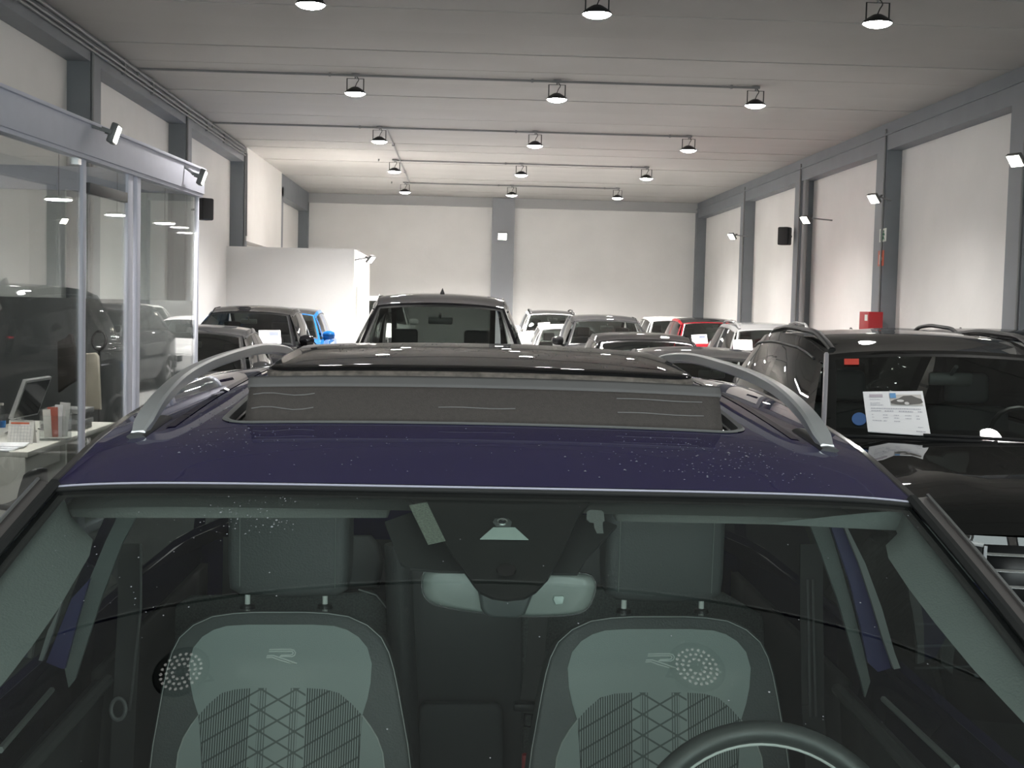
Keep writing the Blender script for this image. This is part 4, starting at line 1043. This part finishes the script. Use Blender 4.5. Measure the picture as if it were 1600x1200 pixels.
# ---- headliner, visors, trims
lining = pm('headliner', (.16, .165, .155), .85, bump=.2, bscale=300)
trim_l = pm('pillar_trim', (.135, .152, .146), .8, bump=.2, bscale=300)
vs_ = []; hh = inset(hole, -.02)
for k in range(7):
    f = k/6
    for (hx, hy), (ox, oy) in zip(hh, op):
        x, y = hx+(ox-hx)*f*.97, hy+(oy-hy)*f*.97+.02*f*(1 if oy < 2.2 else 0); vs_.append(V((x, y, rz(x, y)-.034-.012*f*f)))
MB().add(vs_, [(k*N_+i, k*N_+(i+1) % N_, (k+1)*N_+(i+1) % N_, (k+1)*N_+i) for k in range(6) for i in range(N_)]).build('headliner', lining, HR)
for sx, pxs in ((-1, [(104, 793), (135, 786), (330, 783), (600, 785), (610, 797), (606, 808), (330, 808), (150, 808), (112, 806)]), (1, [(968, 793), (1100, 794), (1300, 800), (1385, 806), (1412, 812), (1405, 826), (1380, 827), (1200, 818), (962, 813), (960, 803)])):
    MB().pillow([PY(a, b, 1.975) for a, b in pxs], (0, -1, -.1), .10, .006, 3).build('sun_visor', lining, HR, ang=50)
for sx in (-1, 1):
    S_ = sd(sx)
    MB().grid(lambda t, q: S_(t, q)+V((-sx*.016, .0, -.006)), 3, 8, -.012, .075, .0, 1).build('pillar_lining', trim_l, HR)
# A pillar trims
for pxs in ([(96, 790), (108, 806), (118, 815), (145, 843), (140, 868), (118, 905), (92, 950), (50, 1010), (10, 1062), (-40, 1120), (-110, 1200)],
            [(1428, 814), (1412, 826), (1402, 834), (1384, 852), (1388, 872), (1420, 920), (1462, 975), (1520, 1045), (1600, 1130), (1660, 1200)]):
    sgn = -1 if pxs[0][0] < 700 else 1
    sub = lambda u, v: scr(u, v)-snorm(scr, max(-.95, min(.95, u)), v)*.045
    inner = [hit(a, b, sub, sgn*.9, .8) for a, b in pxs]
    def tp(k, f):
        u, v = inner[k]; uo = sgn*.972; uu = u+(uo-u)*f if abs(u) < .972 else uo; vv = min(.985, v)
        return scr(uu, vv)-snorm(scr, max(-.95, min(.95, uu)), vv)*(.045-.035*f)
    MB().add([tp(k, f/4) for k in range(len(inner)) for f in range(5)], [(k*5+f, k*5+f+1, (k+1)*5+f+1, (k+1)*5+f) for k in range(len(inner)-1) for f in range(4)]).build('pillar_trim', trim_l, HR)
# B pillars: trim, painted door frame, seal
def strip(pxs, y, nm, mt, th=.012):
    o = MB().prism([PY(a, b, y) for a, b in pxs], (0, th, 0)).build(nm, mt, HR, smooth=False); return o
strip([(192, 790), (222, 790), (190, 850), (160, 930), (137, 1000), (117, 1062), (107, 1075), (101, 1045), (115, 985), (140, 905), (165, 845)], 2.46, 'pillar_trim', trim_l)
strip([(140, 905), (122, 965), (101, 1045), (96, 1045), (72, 1035), (92, 985), (112, 935)], 2.44, 'door_frame', pm('frame_blue', (.035, .030, .115), .4))
strip([(97, 940), (90, 955), (75, 985), (60, 1032), (66, 1033), (82, 990)], 2.42, 'door_seal', pm('seal_pale', (.22, .22, .22), .6))
strip([(1258, 800), (1288, 800), (1310, 870), (1330, 940), (1348, 1010), (1360, 1065), (1352, 1090), (1345, 1062), (1330, 1010), (1310, 940), (1285, 870)], 2.46, 'pillar_trim', trim_l)
strip([(1296, 815), (1316, 820), (1342, 880), (1362, 940), (1380, 1000), (1392, 1044), (1372, 1050), (1356, 1035), (1345, 980), (1328, 910)], 2.44, 'door_frame', pm('frame_blue', (.035, .030, .115), .4))
strip([(1318, 822), (1324, 824), (1352, 880), (1378, 950), (1398, 1020), (1407, 1044), (1397, 1046), (1380, 1000), (1362, 940), (1342, 880)], 2.42, 'door_seal', pm('seal_pale', (.22, .22, .22), .6))
# belts' upper guides / hanging belts
belt_m = pm('belt_web', (.075, .075, .075), .7)
for pxs, y in (([(220, 850), (220, 950), (206, 1080), (202, 1110)], 2.55), ([(1262, 905), (1264, 1000), (1266, 1120)], 2.55), ([(1270, 905), (1272, 1000), (1275, 1120)], 2.55)):
    a = [PY(p, q, y) for p, q in pxs]
    MB().tube(a, .0028, 6).build('belt_edge', belt_m, HR)
m = MB(); a = [PY(p, q, 2.57) for p, q in ((203, 850), (203, 950), (195, 1100), (190, 1200))]
for p, q in zip(a[:-1], a[1:]): m.bar(p, q, .046, .003, (0, 1, 0))
m.build('seat_belt', pm('belt_dark', (.03, .03, .03), .8), HR, smooth=False)
m = MB(); a = [PY(p, q, 2.57) for p, q in ((1268, 850), (1268, 950), (1270, 1100), (1276, 1200))]
for p, q in zip(a[:-1], a[1:]): m.bar(p, q, .046, .003, (0, 1, 0))
m.build('seat_belt', pm('belt_dark', (.03, .03, .03), .8), HR, smooth=False)
q = PY(185, 1108, 2.5); MB().tube([q+V((.014*math.cos(a), .003*math.sin(a), .02*math.sin(a))) for a in [2*math.pi*i/16 for i in range(16)]], .004, 6, True).build('belt_loop', pm('belt_loop', (.13, .13, .13), .4), HR)
# door panels, dashboard, floor
door_m = pm('door_trim', (.030, .031, .031), .6)
for sx in (-1, 1):
    xx = X0+sx*.755
    MB().grid(lambda u, v: V((xx-sx*.03*v*v, 1.05+1.5*u, .35+(.68+.02*u)*v)), 8, 8).build('door_panel', door_m, HR, solid=.02)
    MB().tube([V((xx-sx*.035, 1.05+1.5*u/8, 1.03+.02*u/8)) for u in range(9)], .012, 8).build('door_top', pm('door_top', (.06, .062, .06), .6), HR)
    a = PY(0 if sx < 0 else 1495, 1172 if sx < 0 else 1200, 1.75); b = PY(81 if sx < 0 else 1380, 1078 if sx < 0 else 1092, 2.1)
    MB().tube([a, b], .005, 6).build('door_accent', pm('accent', (.16, .165, .16), .4), HR)
    MB().grid(lambda u, v: V((xx-sx*.01*v, 2.6+1.1*u, .35+(.70)*v)), 6, 6).build('door_panel', door_m, HR, solid=.02)
def dash(u, v): return V((X0+.74*u, .98+.52*v-.0, 1.055+.03*(1-u*u)-.035*v-.12*max(0, v-.8)*5*.6))
MB().grid(dash, 20, 10, -1, 1).build('dashboard', pm('dash_black', (.014, .015, .016), .75, bump=.3, bscale=250), HR, solid=-.03)
MB().box((X0, 2.3, .28), (1.5, 3.0, .04)).build('cabin_floor', pm('carpet', (.02, .02, .02), .9), HR, smooth=False)
MB().box((X0, 2.2, .5), (.2, 1.0, .4), None, .03).build('centre_console', dark_pl, HR)

# ---- front seats
leath = pm('seat_leather', (.085, .09, .09), .5, bump=.15, bscale=250)
cloth = pm('seat_cloth', (.36, .40, .385), .8, bump=.25, bscale=700)
def seat_pattern(cx_):
    nm = 'seat_pattern_%d' % round(cx_*100)
    m = bpy.data.materials.new(nm); m.use_nodes = True; nt = m.node_tree; b = nt.nodes['Principled BSDF']; b.inputs['Roughness'].default_value = .85
    L = nt.links.new; N = nt.nodes.new; g = N('ShaderNodeNewGeometry'); sp = N('ShaderNodeSeparateXYZ'); L(g.outputs['Position'], sp.inputs[0])
    def M(op, a, b_=None, c_=None):
        n_ = N('ShaderNodeMath'); n_.operation = op
        for i, q in enumerate((a, b_, c_)):
            if q is None: continue
            if isinstance(q, (int, float)): n_.inputs[i].default_value = q
            else: L(q, n_.inputs[i])
        return n_.outputs[0]
    x = M('SUBTRACT', sp.outputs[0], cx_); z = M('SUBTRACT', sp.outputs[2], 1.0)
    def tri(v, per): return M('ABSOLUTE', M('SUBTRACT', M('FRACT', M('DIVIDE', v, per)), .5))      # .5 on the line
    def line(v, per, half): return M('GREATER_THAN', tri(v, per), .5-half/per)
    d1 = line(M('ADD', z, M('MULTIPLY', x, .56)), .0375, .0019); d2 = line(M('SUBTRACT', z, M('MULTIPLY', x, .56)), .0375, .0019)
    stripes = line(x, .0046, .0011)
    inside = M('LESS_THAN', M('ABSOLUTE', x), .052)
    tline = M('MULTIPLY', line(M('ADD', x, .03), .06, .008), M('GREATER_THAN', tri(x, .0048), .30))
    inn = M('MULTIPLY', M('MAXIMUM', M('MAXIMUM', d1, d2), tline), .75); outn = M('MAXIMUM', stripes, M('MULTIPLY', M('MAXIMUM', d1, M('MULTIPLY', d2, .0)), .8))
    outl = M('MAXIMUM', stripes, M('MULTIPLY', M('MAXIMUM', M('MULTIPLY', d2, M('LESS_THAN', x, 0)), M('MULTIPLY', d1, M('GREATER_THAN', x, 0))), .0))
    outl = M('MAXIMUM', stripes, M('MULTIPLY', d2, .8))
    f = M('ADD', M('MULTIPLY', inside, inn), M('MULTIPLY', M('SUBTRACT', 1.0, inside), outl))
    mx = N('ShaderNodeMix'); mx.data_type = 'RGBA'; L(f, mx.inputs[0]); mx.inputs[6].default_value = (.36, .40, .385, 1); mx.inputs[7].default_value = (.07, .078, .076, 1)
    L(mx.outputs[2], b.inputs['Base Color']); return m
SN = V((0, -1, .28)).normalized()
def front_seat(cpx, cpy, headpx, headpy):
    p0 = PY(cpx, cpy, 2.50)
    so = empty('front_seat', tuple(p0)); so.parent = None
    W_ = lambda dx, dy, off=0: PP(cpx+dx, cpy+dy, p0+SN*off, SN)
    def sym(h): return h + [(-a, b) for a, b in reversed(h) if abs(a) > .5]
    outl = sym([(0, -73), (40, -73), (75, -71), (108, -66), (138, -52), (160, -32), (172, -8), (180, 20), (187, 55), (194, 95), (202, 140), (208, 190), (210, 260), (205, 320)])
    grp = HR
    bk = MB().pillow([W_(a, b, -.012) for a, b in outl], SN, .10, .012, 4).build('seat_back', leath, grp, ang=60)
    up = sym([(0, -51), (50, -51), (84, -49), (104, -43), (122, -32), (136, -15), (143, 10), (141, 40), (136, 65), (128, 91)])
    arc = [(-112, 73), (-92, 56), (-70, 50), (-40, 48), (0, 48), (40, 48), (70, 50), (92, 56), (112, 73)]
    upo = [(a, b) for a, b in up if a >= 0][:10]
    right = [(0, -51), (50, -51), (84, -49), (104, -43), (122, -32), (136, -15), (143, 10), (141, 40), (136, 65), (128, 91)]
    poly = right + [(a, b) for a, b in reversed(arc)] + [(-a, b) for a, b in reversed(right)][:-1]
    MB().prism([W_(a, b, .0035) for a, b in poly], -SN*.004).build('upper_panel', cloth, bk, smooth=False)
    cpoly = [(128, 91), (124, 130), (121, 175), (119, 260), (-119, 260), (-121, 175), (-124, 130), (-128, 91)] + arc
    MB().prism([W_(a, b, .003) for a, b in cpoly], -SN*.004).build('centre_panel', seat_pattern(p0.x), bk, smooth=False)
    for sx in (-1, 1):
        bp = [(128, 93), (140, 108), (152, 128), (160, 150), (163, 178), (162, 260), (121, 260), (123, 175), (125, 130)]
        MB().prism([W_(sx*a, b, .003) for a, b in bp], -SN*.004).build('bolster_panel', cloth, bk, smooth=False)
        MB().tube([W_(sx*a, b, .005) for a, b in ((128, 91), (140, 107), (152, 127), (160, 150), (163, 178), (162, 260))], .0014, 5).build('piping', pm('piping', (.5, .52, .5), .6), bk)
    MB().tube([W_(a*.985, b*.97+.5, -.001) for a, b in outl], .0009, 4, True).build('stitching', pm('stitch', (.55, .56, .55), .7), bk)
    lg = pm('logo_thread', (.80, .82, .80), .6)
    l1 = [(80, 472), (84, 460), (150, 458), (215, 458), (236, 463), (247, 478), (241, 495), (224, 503), (148, 501), (158, 494), (214, 493), (228, 489), (232, 479), (226, 471), (210, 470), (140, 471)]
    l2 = [(65, 510), (70, 498), (108, 497), (180, 520), (255, 547), (214, 546), (150, 527), (100, 508)]
    for l in (l1, l2): MB().tube([W_(a/4+400-438, b/4+900-1027, .0045) for a, b in l], .0013, 4, True).build('emblem', lg, bk)
    # head restraint
    hp = PY(headpx, headpy, 2.56); hw_, zt_ = .118, 1.475; zb_ = PY(headpx, 929+(headpx-450)*.014, 2.56).z
    ho = [(-hw_, zb_+.05), (-hw_*.97, zb_+.012), (-hw_*.8, zb_), (0, zb_-.004), (hw_*.8, zb_), (hw_*.97, zb_+.012), (hw_, zb_+.05), (hw_*1.0, zt_-.05), (hw_*.9, zt_-.01), (hw_*.6, zt_), (-hw_*.6, zt_), (-hw_*.9, zt_-.01), (-hw_*1.0, zt_-.05)]
    hd = MB().pillow([V((hp.x+a, 2.56-.04*(b-zb_), b)) for a, b in ho], (0, -1, -.05), .09, .022, 4).build('head_restraint', leath, grp, ang=60)
    for a in (-.092, .092): MB().tube([V((hp.x+a, 2.536-.05*(b-zb_), b)) for b in (zb_+.02, zb_+.1, zt_-.02)], .0009, 5).build('seam', pm('seam_dark', (.22, .23, .22), .7), hd)
    for a in (387-447.5, 508-447.5):
        q = PY(cpx-438+447.5+a-4*(cpx > 700), 931+(cpx-438)*.012, 2.575); MB().tube([q+V((0, 0, .03)), q-V((0, 0, .035))], .0055, 10).build('post', pm('post_satin', (.75, .75, .72), .25), hd)
        MB().lathe(q-V((0, 0, .024)), [(.016, 0), (.014, .006), (.0065, .008)], 12).build('post_collar', black_pl, hd)
    MB().box((p0.x, 2.22, .62), (.50, .52, .16), None, .05).build('seat_cushion', leath, grp)
    bpy.data.objects.remove(so)
front_seat(438, 1027, 452, 880)
front_seat(1030, 1034, 1037, 884)

# ---- rear bench
rb = pm('rear_leather', (.11, .115, .115), .6)
def rear_panel(pxs, y, nm, mt, th=.1, edge=.02): return MB().pillow([PY(a, b, y) for a, b in pxs], (0, -1, .25), th, edge, 4).build(nm, mt, HR, ang=60)
rear_panel([(545, 926), (580, 922), (602, 940), (611, 965), (613, 1000), (640, 1210), (200, 1210), (250, 960), (300, 930)], 3.30, 'rear_seat_back', pm('rear_cloth', (.14, .15, .145), .8, noise=.3, nscale=200))
rear_panel([(815, 930), (880, 915), (1130, 925), (1190, 960), (1250, 1210), (815, 1210)], 3.30, 'rear_seat_back', pm('rear_cloth', (.14, .15, .145), .8, noise=.3, nscale=200))
rear_panel([(640, 865), (700, 858), (860, 862), (868, 900), (866, 1210), (634, 1210)], 3.34, 'rear_seat_centre', rb, .1, .015)
rear_panel([(655, 1106), (662, 1098), (778, 1099), (785, 1108), (787, 1230), (652, 1230)], 3.20, 'armrest', rb, .08, .012)
rear_panel([(548, 836), (580, 836), (592, 850), (598, 880), (590, 918), (545, 920), (440, 918), (430, 850), (450, 836)], 3.36, 'rear_head_restraint', rb, .08, .015)
rear_panel([(905, 845), (925, 838), (1010, 838), (1040, 850), (1045, 915), (905, 915), (895, 880)], 3.36, 'rear_head_restraint', rb, .08, .015)
MB().tube([PY(a, b, 3.27) for a, b in ((560, 921), (588, 930), (608, 955), (613, 1000), (622, 1060))], .002, 5).build('rear_piping', pm('stitch', (.55, .56, .55), .7), HR)
MB().tube([PY(a, b, 3.2) for a, b in ((622, 850), (625, 950), (632, 1080), (636, 1200))], .035, 10).build('rear_bolster', leath, HR)
m = MB(); a = [PY(p, q, 3.1) for p, q in ((842, 960), (835, 1040), (825, 1110))]
for p, q in zip(a[:-1], a[1:]): m.bar(p, q, .045, .003, (0, 1, 0))
m.build('rear_belt', pm('rear_belt', (.10, .098, .095), .8), HR, smooth=False)
q = [PY(a, b, 3.05) for a, b in ((820, 1115), (832, 1117), (830, 1136), (818, 1134))]
MB().tube(q, .0035, 5, True).build('belt_tongue', chrome, HR)
MB().box(PY(822, 1104, 3.06), (.06, .03, .02), None, .006).build('buckle_head', dark_pl, HR)
MB().box(PY(822, 1193, 2.62), (.018, .02, .04), None, .004).build('buckle', red_m, HR)
MB().box(PY(635, 1186, 2.55), (.006, .02, .02), None, .002).build('buckle', red_m, HR)
MB().box((X0, 3.0, .55), (1.3, .5, .18), None, .05).build('rear_cushion', rb, HR)
MB().grid(lambda u, v: V((X0+.68*u, 3.55+.02*v, .4+.75*v)), 4, 4, -1, 1).build('parcel_panel', dark_pl, HR)

# ---- steering wheel
sc0 = PY(1190, 1143, 1.76); rw_ = .186
tilt = R(26)
cw = sc0 - V((0, -math.sin(tilt)*-1*0, 0))
ex, ez = V((1, 0, 0)), V((0, math.sin(tilt), math.cos(tilt)))
cw = sc0 - ez*rw_
swp = [cw + ex*rw_*math.sin(a) + ez*rw_*math.cos(a) for a in [2*math.pi*i/64 for i in range(64)]]
rwp = [p for p in swp]
MB().tube(rwp, .0155, 14, True).build('steering_wheel', pm('wheel_leather', (.05, .054, .053), .38), HR)
MB().tube([cw+ex*(rw_-.017)*math.sin(a)+ez*(rw_-.017)*math.cos(a)-V((0, .0, 0)) for a in [2*math.pi*i/64 for i in range(64)]], .002, 6, True).build('wheel_stitch', pm('stitch', (.55, .56, .55), .7), HR)
MB().lathe(cw, [(.075, -.02), (.07, .015), (.0005, .025)], 24, Matrix.Rotation(R(90)-tilt*-1*0, 3, 'X')).build('airbag_cover', dark_pl, HR)
for a in (R(90), R(-90), R(180)):
    MB().bar(cw, cw+ex*(rw_-.01)*math.sin(a)+ez*(rw_-.01)*math.cos(a), .045, .018).build('wheel_spoke', dark_pl, HR)
MB().box((PY(1190, 1143, 1.6).x, 1.50, .99), (.34, .12, .10), None, .03).build('instrument_hood', pm('dash_black', (.014, .015, .016), .75), HR)

for o in list(bpy.data.objects):
    if '_at' in o: del o['_at']
